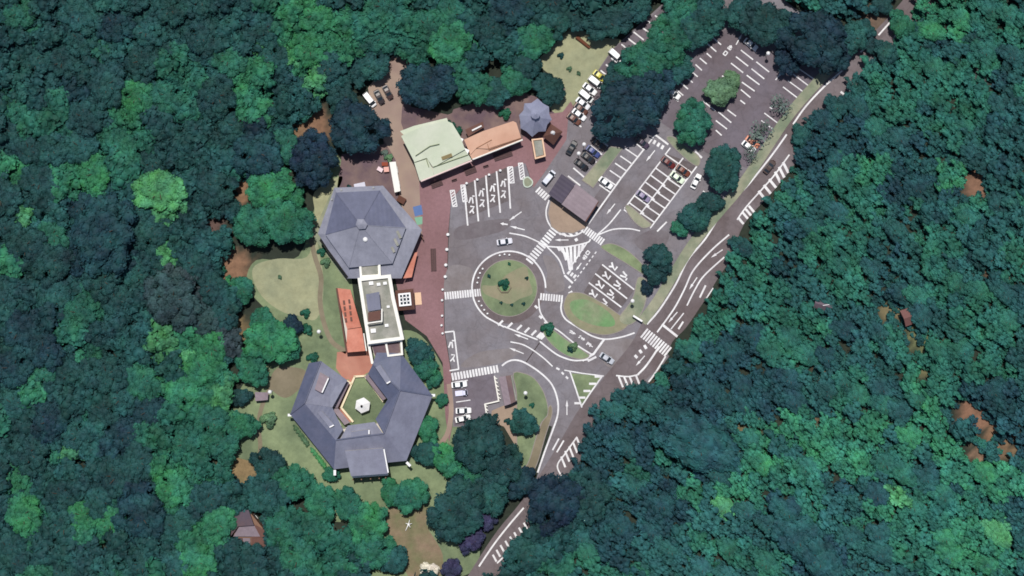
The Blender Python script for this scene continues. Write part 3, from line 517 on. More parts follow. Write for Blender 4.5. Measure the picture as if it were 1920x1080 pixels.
def walls(parent, pts, h, m, zt=None, win=True, ins=.35, name='wall', skip=(), wz=1.6, wh=1.3, z0=0.0):
    w_ = ccw([P(x, y, zt or h)[:2] for x, y in pts]); w_ = [(p.x, p.y) for p in inset(w_, ins)]; o = parent.location
    v, f = prism_v([(a - o.x, b - o.y) for a, b in w_], z0, h); wl = build(name, v, f, m, parent)
    if not win: return wl
    n = len(w_)
    for i in range(n):
        a, b = Vector(w_[i]), Vector(w_[(i + 1) % n]); d = b - a; L_ = d.length
        if L_ < 3.2 or i in skip: continue
        k = max(1, int(L_ // 3.2)); nrm = Vector((d.y, -d.x)).normalized(); rz = math.atan2(d.y, d.x)
        for j in range(k):
            c = a + d * ((j + .5) / k) + nrm * .02 - Vector((o.x, o.y))
            wi = box('window', (c.x, c.y, wz), (1.5, .10, wh), rz, M_glass, parent)
            box('sill', (c.x + nrm.x * .05, c.y + nrm.y * .05, wz - wh / 2 - .06), (1.7, .18, .08), rz, M_frame, parent)
    return wl
def door(parent, px, py, rz, m=M_wallb, w=1.8):
    p = P(px, py) - parent.location; d = box('door', (p.x, p.y, 1.1), (w, .12, 2.2), rz, m, parent); return d
def ridge(parent, a, b, m, w=.35, name='ridge_cap'):
    p, q = P(*a) - parent.location, P(*b) - parent.location; bm = bmesh.new(); tube_bm(bm, p, q, w / 2, w / 2, 6); return bmobj(name, bm, m, parent)

# upper hexagonal hall
hall = thing('hexagonal_hall', 'large hexagonal hall with two-tier blue-grey metal roof and small cupola', 'hall', P(680, 430))
walls(hall, [(634, 362), (714, 358), (784, 430), (750, 516), (654, 516), (604, 437)], 4.6, M_wall, ins=.6)
U = [(630, 361), (712, 357), (761, 427), (736, 494), (654, 502), (610, 440)]; G = [(627, 352), (718, 348), (791, 431), (753, 522), (651, 522), (596, 438)]
walls(hall, U, 6.6, M_wall, ins=.8, name='clerestory_wall', wz=5.9, wh=.6)
for i in range(6):
    a, b, c, d = G[i], G[(i + 1) % 6], U[(i + 1) % 6], U[i]
    ai = lambda p, q, t: lerp(p, q, t)
    roof_face('eave_roof', [(*a, 4.7), (*b, 4.7), (*lerp(c, (684, 430), .05), 5.7), (*lerp(d, (684, 430), .05), 5.7)], MR_grey_lit, hall)
AP = (676, 422, 10.6)
for i in range(6):
    roof_face('roof', [(*U[i], 6.8), (*U[(i + 1) % 6], 6.8), AP], MR_blue_shade if i in (0, 1, 5) else MR_grey_lit, hall)  # upper facets take the shaded copy, lower ones the lit copy
    ridge(hall, (*U[i], 6.85), (AP[0], AP[1], 10.62), MR_grey_lit if i in (2, 3, 4) else MR_blue_shade, .22)
cu = prism('cupola', [(671, 412), (681, 412), (688, 421), (684, 428), (674, 429), (668, 422)], 9.6, 10.9, MR_grey_lit, px=True); attach(cu, hall)
cq = [(670, 411), (682, 411), (689, 421), (685, 429), (673, 430), (667, 422)]
for i in range(6): roof_face('cupola_roof', [(*cq[i], 11.0), (*cq[(i + 1) % 6], 11.0), (677, 420, 11.5)], MR_grey_lit, hall)
lathe('skylight_dome', [(.7, 0), (.65, .3), (.4, .55), (.1, .65)], M_metalw, hall, 12, P(685, 449, 9.2) - hall.location)
for i, (x, y, w_, a) in enumerate([(748, 440, 3.0, -64), (743, 454, 3.0, -64), (737, 468, 2.2, -64)]): p = P(x, y, 7.4) - hall.location; box('roof_hatch', p, (w_ * .75, .7, .4), R(a), M_conc, hall)
for (a, b) in (((600, 450), (652, 520)),): ridge(hall, (*a, 4.8), (*b, 4.8), M_dark, .5, 'gutter')  # dark tube standing in for the shadow along the lower-left eave, not a gutter
for x, y in ((622, 374), (640, 356), (700, 352)): p = P(x, y, 5.2) - hall.location; box('roof_vent', p, (.5, .5, .5), .3, M_post, hall)
door(hall, 792, 445, R(-62))

# annexes on the plaza side of the upper hall
lean = thing('plaza_canopy', 'terracotta lean-to canopy at the corner of the upper hall', 'canopy', P(768, 495))
roof_face('canopy_roof', [(778, 474, 3.4), (783, 472, 3.2), (772, 520, 3.2), (756, 522, 3.6)], M_terra, lean, .12)
for x, y in ((781, 478), (772, 516), (760, 519)): p = P(x, y) - lean.location; bm = bmesh.new(); tube_bm(bm, p, p + Vector((0, 0, 3.1)), .07, .07); bmobj('post', bm, M_post, lean)

# white flat-roofed block
wb = thing('white_flat_roof_block', 'flat-roofed concrete block with bright white parapet and grey penthouse', 'building', P(714, 578))
WB = [(671, 521), (731, 515), (738, 560), (757, 636), (690, 645)]
walls(wb, WB, 7.0, M_wpaint, ins=.1, wz=4.6)
attach(prism('roof_slab', [(676, 526), (728, 521), (734, 560), (750, 632), (695, 639)], 6.9, 7.06, M_conc), wb)
def parapet(parent, pts, z0, z1, wd, m=M_wpaint, closed=True, name='parapet'):
    w_ = [P(x, y, z1) for x, y in pts]; n = len(w_)
    for i in range(n if closed else n - 1):
        a, b = w_[i], w_[(i + 1) % n]; d = b - a; c = (a + b) / 2 - Vector(parent.location); box(name, (c.x, c.y, (z0 + z1) / 2 + .003 * i), (d.length + wd * .9, wd, z1 - z0), math.atan2(d.y, d.x), m, parent)
parapet(wb, [(674, 524), (730, 518), (737, 560), (754, 634), (692, 642)], 6.6, 7.9, .95)
walls(wb, [(673, 493), (712, 490), (713, 519), (676, 522)], 6.2, M_wpaint, win=False, ins=.1, name='annex_wall')
attach(prism('annex_roof', [(677, 496), (708, 494), (709, 514), (679, 516)], 6.2, 6.32, M_conc), wb)
parapet(wb, [(675, 494), (711, 492), (712, 517), (677, 519)], 6.0, 6.8, .6)
roof_face('penthouse_roof', [(686, 552, 9.6), (711, 547, 9.6), (714, 580, 10.2), (690, 584, 10.2)], MR_blue_shade, wb)
walls(wb, [(687, 553), (711, 549), (715, 601), (692, 605)], 9.4, M_wall, zt=9.4, ins=.3, name='penthouse_wall', win=False, z0=6.9)
roof_face('penthouse_lower_roof', [(690, 586, 9.9), (714, 582, 9.9), (713, 599, 9.5), (690, 603, 9.5)], M_brownroof, wb)
parapet(wb, [(689, 606), (716, 602), (716, 580)], 9.3, 9.9, .35, closed=False, name='penthouse_trim')
for x, y, s_ in ((696, 531, 1.2), (710, 533, 1.0), (722, 531, 1.0), (700, 620, 1.4), (725, 610, 1.0), (728, 575, .8)): p = P(x, y, 7.3) - wb.location; box('roof_unit', (p.x, p.y, 7.3), (s_, s_ * .8, .55), .1, M_metalw, wb)
walls(wb, [(696, 646), (750, 640), (752, 662), (702, 668)], 5.0, M_wall, win=False, ins=.05, name='link_wall')
attach(prism('link_roof', [(697, 647), (749, 641), (751, 661), (703, 667)], 5.0, 5.1, M_yard), wb)
parapet(wb, [(692, 646), (752, 638), (754, 664), (728, 667), (724, 645)], 4.9, 5.9, .55, closed=False); parapet(wb, [(691, 645), (698, 680)], 4.0, 5.8, .7, closed=False)

# terracotta long roof
tb = thing('terracotta_roof_wing', 'long narrow terracotta-roofed wing left of the white flat roof', 'building', P(660, 600))
walls(tb, [(632, 541), (656, 544), (676, 614), (683, 657), (650, 661)], 3.6, M_wall, ins=.4)
roof_face('roof', [(631, 540, 4.2), (657, 543, 4.5), (668, 582, 4.5), (677, 613, 4.5), (651, 617, 4.1), (640, 580, 4.1)], M_terra, tb); roof_face('roof', [(651, 618, 3.9), (678, 614, 4.2), (685, 658, 4.2), (649, 661, 3.9)], M_terra, tb)
for k_ in range(4):
    for j, (x, y) in enumerate(((645, 567), (655, 565))): p = P(x + 1.2 * k_, y + 11 * k_, 4.55) - tb.location; box('skylight', p, (.55, 1.1, .25), R(8), M_brownroof, tb)
ridge(tb, (631, 540, 4.35), (650, 660, 4.1), M_brownroof, .5, 'gutter'); ridge(tb, (682, 625, 4.3), (687, 658, 4.3), M_wpaint, .4, 'gutter')

# brown square pavilion at the plaza entrance
bp_ = thing('entrance_pavilion', 'small square brown-roofed entrance pavilion with white lattice skylight', 'pavilion', P(759, 562))
for x, y in ((745, 547), (772, 545), (775, 576), (747, 579)): p = P(x, y) - bp_.location; box('post', (p.x, p.y, 1.9), (.35, .35, 3.8), 0, M_wallb, bp_)
B4 = [(741, 545), (775, 541), (778, 580), (743, 583)]; T4 = [(748, 552), (768, 550), (770, 571), (750, 573)]
for i in range(4): roof_face('roof', [(*B4[i], 3.9), (*B4[(i + 1) % 4], 3.9), (*T4[(i + 1) % 4], 4.9), (*T4[i], 4.9)], M_brownroof, bp_)
attach(prism('skylight', T4, 4.75, 4.95, M_glass), bp_)
parapet(bp_, T4, 4.8, 5.2, .45, M_metalw, name='skylight_frame')
for t in (.33, .66):
    for a, b in ((lerp(T4[0], T4[1], t), lerp(T4[3], T4[2], t)), (lerp(T4[0], T4[3], t), lerp(T4[1], T4[2], t))): parapet(bp_, [a, b], 4.93, 5.16, .28, M_metalw, False, 'skylight_bar')
sl = thing('doorstep_slab', 'pale peach slab in front of the brown entrance pavilion', 'slab', P(784, 560))
attach(prism('slab', [(777, 549), (789, 548), (791, 571), (778, 572)], .05, .28, M_slab), sl)

# lower ring-shaped hall
rh = thing('courtyard_hall', 'slate-grey hexagonal ring hall around a grass courtyard with a white gazebo', 'hall', P(680, 770))
OUT = [(580, 681), (603, 678), (650, 713), (624, 764), (642, 800), (704, 790), (726, 748), (690, 700), (706, 662), (752, 663), (810, 742), (762, 863), (627, 879), (546, 777)]
walls(rh, OUT, 4.7, M_wall, ins=.7)
F_ = lambda n, p, m: roof_face(n, p, m, rh)  # ring facets get their light and shade from the two slate copies
F_('roof', [(579, 681, 5), (602, 677, 7.2), (571, 756, 7.4), (544, 777, 5)], MR_ring_shade)
F_('roof', [(602, 677, 7.2), (651, 713, 5.6), (623, 764, 6.4), (571, 756, 7.4)], MR_ring_lit)
F_('roof', [(571, 756, 7.3), (623, 764, 6.3), (643, 806, 7.2), (630, 826, 7.6), (626, 880, 5), (544, 777, 5)], MR_ring_shade)
F_('inner_roof', [(652, 798, 5.2), (702, 791, 5.2), (718, 813, 6.6), (638, 823, 6.6)], MR_ring_lit)
F_('roof', [(630, 825, 8), (720, 813, 8), (731, 867, 5), (626, 880, 5)], MR_ring_lit)
F_('roof', [(720, 813, 8), (750, 732, 8), (811, 742, 5), (762, 864, 5), (731, 867, 5)], MR_ring_lit)
F_('inner_roof', [(720, 813, 7.9), (704, 786, 6.2), (727, 749, 6.2), (750, 732, 7.9)], MR_ring_shade)
F_('roof', [(750, 732, 7.9), (811, 742, 5), (752, 662, 5), (706, 661, 5.4), (699, 683, 6.8)], MR_ring_shade)
F_('inner_roof', [(699, 683, 6.8), (690, 701, 5.6), (727, 749, 5.8), (750, 732, 7.9)], MR_ring_shade)
for q in ([(650, 714, 3.5), (624, 764, 3.5), (633, 765, 3.1), (655, 718, 3.1)], [(622, 766, 3.5), (646, 797, 3.5), (656, 792, 3.1), (634, 766, 3.1)], [(690, 700, 3.5), (724, 747, 3.5), (718, 751, 3.1), (684, 707, 3.1)]): F_('veranda_roof', q, MR_mauve)
for a, b in (((602, 677, 7.3), (571, 756, 7.5)), ((630, 825, 8.1), (720, 813, 8.1)), ((720, 813, 8.1), (750, 732, 8.1)), ((750, 732, 8.0), (699, 683, 6.9)), ((571, 756, 7.5), (544, 777, 5.1)), ((750, 732, 8.1), (811, 742, 5.1))): ridge(rh, a, b, MR_ring_shade, .4)
def dormer(pts, z, cap, m=MR_ring_lit):
    q = [P(x, y, z) for x, y in pts]; v, f = prism_v([(p.x - rh.location.x, p.y - rh.location.y) for p in q], z - 1.6, z - .05); d = build('dormer', v, f, M_wall, rh)
    roof_face('dormer_roof', [(*p, z + (.15 if i in (0, 1) else 0)) for i, p in enumerate(pts)], m, rh, .12)
    p0, p1 = P(*cap[0], z) - rh.location, P(*cap[1], z) - rh.location; d_ = p1 - p0; c = (p0 + p1) / 2; box('dormer_trim', (c.x, c.y, z + .1), (d_.length, .35, .3), math.atan2(d_.y, d_.x), M_metalw, rh)
dormer([(600, 698), (617, 708), (603, 737), (590, 730)], 7.9, ((616, 709), (604, 736)), MR_mauve)
dormer([(595, 774), (603, 770), (626, 796), (618, 802)], 7.7, ((618, 801), (626, 797)))
dormer([(704, 689), (713, 684), (733, 714), (725, 720)], 8.0, ((725, 719), (732, 715)))
dormer([(658, 810), (692, 805), (693, 815), (658, 820)], 7.7, ((692, 806), (692, 814)))
dormer([(647, 846), (718, 840), (727, 888), (658, 893)], 8.0, ((720, 842), (728, 886)), MR_ring_lit)
walls(rh, [(659, 885), (727, 880), (728, 892), (660, 897)], 4.2, M_wpaint, win=False, ins=.1, name='porch_wall')
for x, y in ((664, 895), (680, 894), (697, 893), (713, 892), (725, 891)): p = P(x, y) - rh.location; box('porch_post', (p.x, p.y - .3, 2.2), (.3, .3, 4.4), 0, M_wallb, rh)
for x, y, a in ((545, 778, 0), (628, 886, 90), (766, 870, -45), (811, 741, 0)): p = P(x, y, 4.5) - rh.location; box('rain_head', (p.x, p.y, 4.7), (1.5, .7, .6), R(a), M_metalw, rh)
CT = [(667, 706), (683, 706), (718, 752), (708, 784), (660, 790), (641, 765)]
sheet('courtyard_lawn', CT, .055, M_lawn, kind='structure', label='grass courtyard inside the ring hall')
sheet('courtyard_paving', [(664, 704), (650, 716), (630, 764), (656, 792), (662, 789), (642, 765), (668, 706)], .062, M_terrap, kind='structure', label='terracotta paved walk along the left of the courtyard lawn')
cw = thing('courtyard_wall', 'low cream wall edging the courtyard lawn', 'wall', P(680, 745))
for seg in ([(661, 790), (641, 766)], [(640, 764), (665, 706)], [(665, 706), (684, 705)], [(684, 705), (718, 752)], [(651, 715), (659, 720)]): parapet(cw, seg, 0, .9, .55, mat('cream_wall', C(232, 218, 186), .8, .06), False, 'wall_segment')
gz = thing('gazebo', 'white hexagonal gazebo in the grass courtyard', 'gazebo', P(680, 760)); hexp = [(680 + 15 * math.cos(R(a)), 760 + 15 * math.sin(R(a))) for a in range(-82, 278, 60)]
for i in range(6): roof_face('roof', [(*hexp[i], 2.7), (*hexp[(i + 1) % 6], 2.7), (680, 759, 4.0)], M_metalw, gz, .08); p = P(*lerp(hexp[i], (680, 760), .12)) - gz.location; bm = bmesh.new(); tube_bm(bm, p, p + Vector((0, 0, 2.7)), .08, .08); bmobj('post', bm, M_metalw, gz)
lathe('finial', [(.35, 3.9), (.3, 4.2), (.12, 4.5)], M_dark, gz, 8)

# market building, pale green roof
mg = thing('green_roof_shop', 'wide shop building with pale green stepped roof', 'building', P(815, 285))
GR = [(751, 245), (776, 237), (836, 224), (848, 230), (863, 256), (876, 284), (885, 300), (787, 338)]
walls(mg, GR, 4.4, M_wall, ins=.5)
roof_face('upper_roof', [(752, 255, 5.6), (790, 238, 6.4), (836, 226, 6.2), (848, 231, 5.9), (863, 256, 5.9), (872, 280, 5.9), (812, 314, 5.5), (800, 296, 5.6), (777, 304, 5.5)], MR_green, mg)
roof_face('roof', [(776, 303, 5.1), (800, 295, 5.1), (810, 315, 5.0), (814, 329, 4.8), (787, 339, 4.7)], MR_green, mg); roof_face('roof', [(811, 313, 5.1), (872, 280, 5.3), (884, 299, 4.7), (814, 329, 4.75)], MR_green, mg)
roof_face('rear_roof', [(750, 246, 4.9), (776, 236, 5.0), (838, 221, 5.0), (840, 228, 5.4), (792, 238, 5.4), (758, 254, 5.2)], MR_green, mg)
for a, b in (((779, 292, 6.05), (806, 274, 6.35)), ((806, 274, 6.3), (824, 270, 6.25)), ((812, 313, 5.5), (878, 290, 5.3)), ((777, 304, 5.4), (798, 297, 5.5)), ((799, 297, 5.5), (804, 313, 5.3))): ridge(mg, a, b, mat('green_trim', C(128, 136, 100), .8, .1), .2, 'step_flashing')
p = P(838, 294, 5.6) - mg.location; box('roof_unit', p, (3.0, 1.0, .7), R(20), mat('rusty_unit', C(132, 118, 84), .8, .2), mg)
# apricot roof
ma = thing('apricot_roof_shop', 'long shop with apricot-orange roof beside the green roof', 'building', P(925, 262))
AR = [(872, 260), (890, 252), (962, 227), (968, 231), (978, 260), (884, 298)]
walls(ma, AR, 4.2, M_wall, ins=.5)
roof_face('roof', [(870, 262, 4.9), (905, 246, 6.0), (962, 227, 5.8), (968, 230, 5.6), (977, 258, 5.0), (914, 279, 5.3), (922, 263, 5.7), (893, 278, 5.4), (882, 290, 5.0)], MR_orange, ma)
roof_face('front_roof', [(893, 279, 5.1), (921, 264, 5.4), (915, 280, 5.0), (976, 259, 4.7), (978, 262, 4.5), (885, 298, 4.5), (880, 289, 4.7)], MR_orange, ma)
for a, b in (((893, 278, 5.5), (922, 262, 5.8)), ((914, 270, 5.5), (917, 281, 5.2)), ((917, 280, 5.3), (977, 259, 5.0))): ridge(ma, a, b, mat('rust_trim', C(150, 108, 84), .8, .1), .2, 'step_flashing')
ridge(ma, (886, 299, 4.4), (980, 262, 4.4), M_wpaint, .5, 'gutter'); ridge(mg, (789, 340, 4.6), (885, 301, 4.6), mat('pink_gutter', C(226, 200, 196), .6, .05), .5, 'gutter')
for x, y in ((862, 262), (873, 283)): p = P(x, y, 4.5) - ma.location; box('air_unit', (p.x, p.y, 4.6), (1.8, 1.2, .9), R(-25), M_metalw, ma)
# rear porch clutter behind the apricot shop
rp = thing('rear_porch', 'small brown porch roof with white pipe behind the apricot shop', 'porch', P(885, 240))
roof_face('roof', [(872, 243, 3.2), (905, 228, 3.2), (908, 238, 3.0), (878, 256, 3.0)], M_brownroof, rp)
for x, y in ((875, 246), (904, 231), (880, 253)): p = P(x, y) - rp.location; box('post', (p.x, p.y, 1.5), (.15, .15, 3.0), 0, M_wallb, rp)
ridge(rp, (885, 245, 3.5), (903, 236, 3.4), M_metalw, .5, 'pipe')
# lilac octagonal pavilion
op = thing('octagonal_pavilion', 'lilac-grey pointed octagonal pavilion next to the apricot roof', 'pavilion', P(1003, 220))
OC = []
for i in range(8):
    a = R(-90 + 45 * i + 8); rr = (36, 33, 32, 33, 37, 34, 30, 33)[i]; OC.append((1003 + rr * math.cos(a), 220 + rr * math.sin(a))); a2 = a + R(22.5); OC.append((1003 + rr * .84 * math.cos(a2), 220 + rr * .84 * math.sin(a2)))
walls(op, OC[::2], 3.6, M_wall, ins=1.0)
for i in range(16): roof_face('roof', [(*OC[i], 4.0 if i % 2 == 0 else 4.3), (*OC[(i + 1) % 16], 4.3 if i % 2 == 0 else 4.0), (1003, 219, 8.6)], MR_lilac, op, .12)
lathe('lantern', [(1.1, 7.6), (1.1, 8.9), (1.35, 9.0), (.1, 9.9)], MR_lilac, op, 8, (0, 0, 0))
# brown pyramid kiosk
kb = thing('pyramid_kiosk', 'small brown pyramid-roofed kiosk with white tip', 'kiosk', P(1036, 252)); Q4 = [(1033, 232), (1055, 247), (1038, 272), (1018, 256)]
walls(kb, Q4, 2.8, M_wallb, ins=.6)
for i in range(4): roof_face('roof', [(*Q4[i], 3.0), (*Q4[(i + 1) % 4], 3.0), (1036, 251, 5.2)], M_brownroof, kb, .1)
lathe('finial', [(.7, 4.5), (.5, 4.95), (.1, 5.5)], M_metalw, kb, 8)
# walled basin block
bb = thing('flat_kiosk', 'narrow flat-roofed grey block with pale rim below the octagonal pavilion', 'kiosk', P(1010, 280))
FK = [(998, 262), (1017, 260), (1022, 292), (1004, 297)]
walls(bb, FK, 3.0, M_wallb, ins=.1, win=True); attach(prism('roof_slab', [(1001, 264), (1016, 263), (1019, 290), (1005, 294)], 2.9, 3.08, M_conc), bb); parapet(bb, FK, 2.8, 3.4, .4, M_slab)
# two-tone shelter roof
ts = thing('bus_shelter_building', 'rectangular waiting building with one plum and one mauve roof half', 'building', P(1075, 371))
walls(ts, [(1053, 327), (1121, 378), (1096, 415), (1029, 364)], 3.6, M_wallb, ins=.6)
roof_face('plum_roof', [(1053, 326, 4.5), (1079, 345, 4.5), (1053, 382, 4.0), (1028, 364, 4.0)], MR_plum, ts); roof_face('mauve_roof', [(1080, 345, 4.62), (1122, 377, 4.62), (1097, 415, 4.1), (1053, 383, 4.1)], MR_mauve, ts)
ridge(ts, (1122, 378, 4.5), (1098, 416, 4.1), M_brownroof, .35, 'gutter'); door(ts, 1065, 393, R(-36))
# toilet block
tl = thing('toilet_block', 'small brown-roofed toilet block with pale rim beside the lower car bays', 'building', P(948, 732))
TQ = [(936, 708), (959, 704), (968, 752), (947, 760)]
walls(tl, TQ, 3.0, M_wallb, ins=.4); roof_face('roof', [(935, 707, 3.4), (948, 705, 3.7), (958, 757, 3.7), (946, 761, 3.4)], MR_mauve, tl); roof_face('roof', [(948, 705, 3.69), (960, 703, 3.4), (969, 752, 3.4), (958, 757, 3.69)], M_yard, tl); ridge(tl, (959, 704, 3.5), (968, 751, 3.5), M_conc, .5, 'gutter')
rw = thing('retaining_wall', 'white stepped retaining wall with buttresses beside the toilet block', 'wall', P(925, 745))
parapet(rw, [(927, 706), (935, 752)], 0, 1.1, .35, M_wpaint, False, 'wall_segment'); parapet(rw, [(935, 752), (909, 758)], 0, 1.1, .35, M_wpaint, False, 'wall_segment'); parapet(rw, [(909, 758), (914, 786)], 0, 1.1, .35, M_wpaint, False, 'wall_segment')
for a, b, n in (((927, 706), (935, 750), 6), ((909, 758), (914, 786), 4)):
    for i in range(n): p = P(*lerp(a, b, (i + .4) / n)) - rw.location; box('buttress', (p.x + .35, p.y, .5), (.9, .22, .95), R(-38), M_wpaint, rw)
# white storage shed, pink clutter in the yard
ws = thing('storage_shed', 'long narrow white-roofed shed in the service yard', 'shed', P(740, 332)); SH = [(731, 305), (743, 303), (751, 358), (741, 361)]
walls(ws, SH, 2.5, M_wall, ins=.15); roof_face('roof', [(730, 304, 2.6), (742, 303, 2.9), (751, 358, 2.9), (740, 361, 2.6)], M_wpaint, ws, .1)
def crate(px, py, sx, sy, h, rz, c, label, cat, name):
    t = thing(name, label, cat, P(px, py), R(rz)); m = mat('c_' + '_'.join(map(str, c)), C(*c), .7, .1)
    box('bin', (0, 0, h * .45), (sx, sy, h * .9), 0, m, t); box('lid', (0, 0, h * .95), (sx + .12, sy + .12, h * .1), 0, m, t)
crate(725, 318, 1.3, 1.3, 1.2, 5, (224, 172, 160), 'pink bin beside the white shed', 'bin', 'waste_bin'); crate(713, 318, 1.5, 1.0, 1.0, -30, (228, 206, 210), 'pale pink bin in the service yard', 'bin', 'waste_bin'); crate(722, 308, 1.6, .9, 1.1, 0, (140, 66, 44), 'rust-red bin behind the pink bin', 'bin', 'waste_bin'); crate(675, 348, 3.0, 1.2, 1.2, 12, (206, 206, 220), 'white tank at the top edge of the upper hall', 'tank', 'water_tank')
crate(753, 375, 2.2, 1.6, 1.4, -30, (92, 58, 46), 'dark brown bin store at the corner of the shed', 'bin', 'bin_store')
# brown house in the lower-left forest
fh = thing('forest_house', 'brown house with pale terrace in the lower-left forest', 'house', P(465, 1000)); hz0 = hz(*P(465, 1000)[:2])
fh.location.z = 0
walls(fh, [(431, 965), (470, 957), (505, 1000), (502, 1034), (440, 1038)], 4.0, M_wallb, ins=.5)
Mfh = mat('plum_brown_roof', C(84, 74, 84), .8, .12, .8, C(92, 74, 76), .2); Mter = mat('pale_terrace', C(128, 116, 124), .8, .2, .8)
roof_face('roof', [(430, 962, 4.6), (466, 956, 5.2), (476, 985, 5.8), (447, 987, 5.8), (433, 1005, 5.0)], Mfh, fh); roof_face('terrace_roof', [(448, 988, 5.0), (476, 984, 5.0), (488, 1006, 4.8), (437, 1006, 4.8)], Mter, fh); roof_face('roof', [(437, 1009, 4.2), (454, 1009, 4.6), (456, 1036, 4.4), (438, 1041, 3.9)], Mfh, fh)
roof_face('terrace_roof', [(455, 1009, 4.4), (469, 1009, 4.4), (470, 1034, 4.2), (458, 1030, 4.2)], Mter, fh); roof_face('roof', [(478, 984, 5.0), (500, 996, 4.4), (508, 1030, 4.0), (472, 1032, 4.4), (471, 1010, 4.7), (490, 1007, 4.7)], M_brownroof, fh)
# little roofed bench shelter in the west garden
gs = thing('garden_shelter', 'small brown roofed shelter on the garden path', 'shelter', P(489, 743)); roof_face('roof', [(478, 735, 2.6), (503, 736, 2.6), (502, 750, 2.4), (479, 752, 2.4)], MR_mauve, gs)
for x, y in ((480, 738), (500, 738), (500, 748), (481, 750)): p = P(x, y) - gs.location; box('post', (p.x, p.y, 1.2), (.14, .14, 2.4), 0, M_wallb, gs)
# hut roofs peeping out of the right-hand forest
for px, py, sx, sy, rz, c, lab in ((1692, 590, 5.5, 4.2, 20, (118, 84, 80), 'dusty red hut roof in the right-hand forest'), (1536, 572, 5.0, 2.6, -15, (112, 98, 108), 'grey-purple hut roof left of the dusty red hut')):
    t = thing('forest_hut', lab, 'hut', (P(px, py).x, P(px, py).y, hz(*P(px, py)[:2]) - .3), R(rz)); m = mat('hut_' + str(px), C(*c), .8, .12)
    box('wall', (0, 0, 1.6), (sx * .85, sy * .85, 3.2), 0, M_wallb, t); box('door', (0, -sy * .43, 1.1), (.9, .1, 2.0), 0, M_timber, t)
    for s_ in (1, -1): v = [(-sx / 2, 0, 4.6), (sx / 2, 0, 4.6), (sx / 2, s_ * sy / 2 * 1.1, 3.1), (-sx / 2, s_ * sy / 2 * 1.1, 3.1), (-sx / 2, 0, 4.45), (sx / 2, 0, 4.45), (sx / 2, s_ * sy / 2 * 1.1, 2.95), (-sx / 2, s_ * sy / 2 * 1.1, 2.95)]; build('roof', v, [(0, 1, 2, 3), (7, 6, 5, 4), (2, 6, 7, 3), (0, 3, 7, 4), (1, 5, 6, 2)], m, t)
    box('ridge_cap', (.6, .25, 4.63), (1.8, .14, .1), .4, M_metalw, t)

# ------------------------------------------------------------------ plaza furniture
def bench_deck(px, py, lx, ly, rz, label):
    t = thing('bench_platform', label, 'bench', P(px, py), R(rz), 'dark timber bench platforms on the plaza'); n = max(3, int(ly / .42)); wy = ly / n
    for i in range(n): box('slat', (0, -ly / 2 + wy * (i + .5), .46), (lx, wy * .86, .08), 0, M_timber, t)
    for sx in (-1, 1):
        for sy in (-1, 1): box('leg', (sx * lx * .44, sy * ly * .4, .26), (.14, .14, .42), 0, M_dark, t)
    box('backrest', (0, ly / 2 - .08, .8), (lx, .1, .62), 0, M_timber, t)
bench_deck(882, 320, 3.3, 1.9, 20, 'dark timber bench platform in the middle below the green roof'); bench_deck(943, 291, 5.3, 2.0, 18, 'longest dark timber bench platform below the apricot roof'); bench_deck(819, 345, 3.3, 1.7, 20, 'dark timber bench platform at the left corner of the green roof'); bench_deck(813, 487, 6.3, 1.5, 92, 'upright dark timber bench platform on the plaza right of the upper hall')
bench_deck(911, 312, 1.5, .6, 18, 'small dark bench between the two larger ones below the roofs'); bench_deck(852, 338, 1.5, .6, 18, 'small dark bench near the left bench platform')
def bollard(px, py, lab, r=.22, h=.95):
    t = thing('bollard', lab, 'bollard', (P(px, py).x, P(px, py).y, .05), 0, 'white bollards on the forecourt edge')
    lathe('post', [(r, 0), (r, h * .85), (r * 1.35, h * .87), (r * 1.35, h), (r * .4, h * 1.12)], M_metalw, t, 10); lathe('base', [(r * 1.8, 0), (r * 1.8, .06)], M_post, t, 10)
for i, (x, y) in enumerate([(840, 440), (838, 468), (836, 497), (835, 519)]): bollard(x, y, '%s large white bollard from the top on the plaza edge' % ('first', 'second', 'third', 'fourth')[i], .3, 1.0)
for i, (x, y) in enumerate([(830, 543), (829, 563), (829, 592), (828, 610), (830, 625)]): bollard(x, y, '%s small white bollard down the plaza edge beside the crossing' % ('first', 'second', 'third', 'fourth', 'fifth')[i], .22)
for i, (x, y) in enumerate([(875, 344), (895, 337), (917, 328), (938, 320)]): bollard(x, y, 'white post at the head of the %s bus bay line' % ('first', 'second', 'third', 'fourth')[i], .24, 1.0)
for i, (x, y) in enumerate([(937, 479), (946, 477), (955, 478), (905, 504), (900, 512), (897, 521), (895, 530), (898, 565), (903, 573), (908, 581), (914, 588)]): bollard(x, y, ('%s marker post on the top rim of the roundabout' % ('left', 'middle', 'right')[i] if i < 3 else 'marker post on the upper left rim of the roundabout, %s from the top' % ('first', 'second', 'third', 'fourth')[i - 3] if i < 7 else 'marker post on the lower left rim of the roundabout, %s from the top' % ('first', 'second', 'third', 'fourth')[i - 7]), .18, .7)
def lamp(px, py, lab, h=4.5, arm=0.0, rz=0.0):
    g = hz(*P(px, py)[:2]); t = thing('lamp_post', lab, 'lamp post', (P(px, py).x, P(px, py).y, g), R(rz)); bm = bmesh.new(); tube_bm(bm, (0, 0, 0), (0, 0, h), .09, .06); bmobj('pole', bm, M_post, t)
    lathe('globe', [(.18, h - .1), (.5, h + .15), (.55, h + .4), (.3, h + .72), (.05, h + .8)], M_metalw, t, 12); lathe('base', [(.28, 0), (.24, .25)], M_post, t, 8)
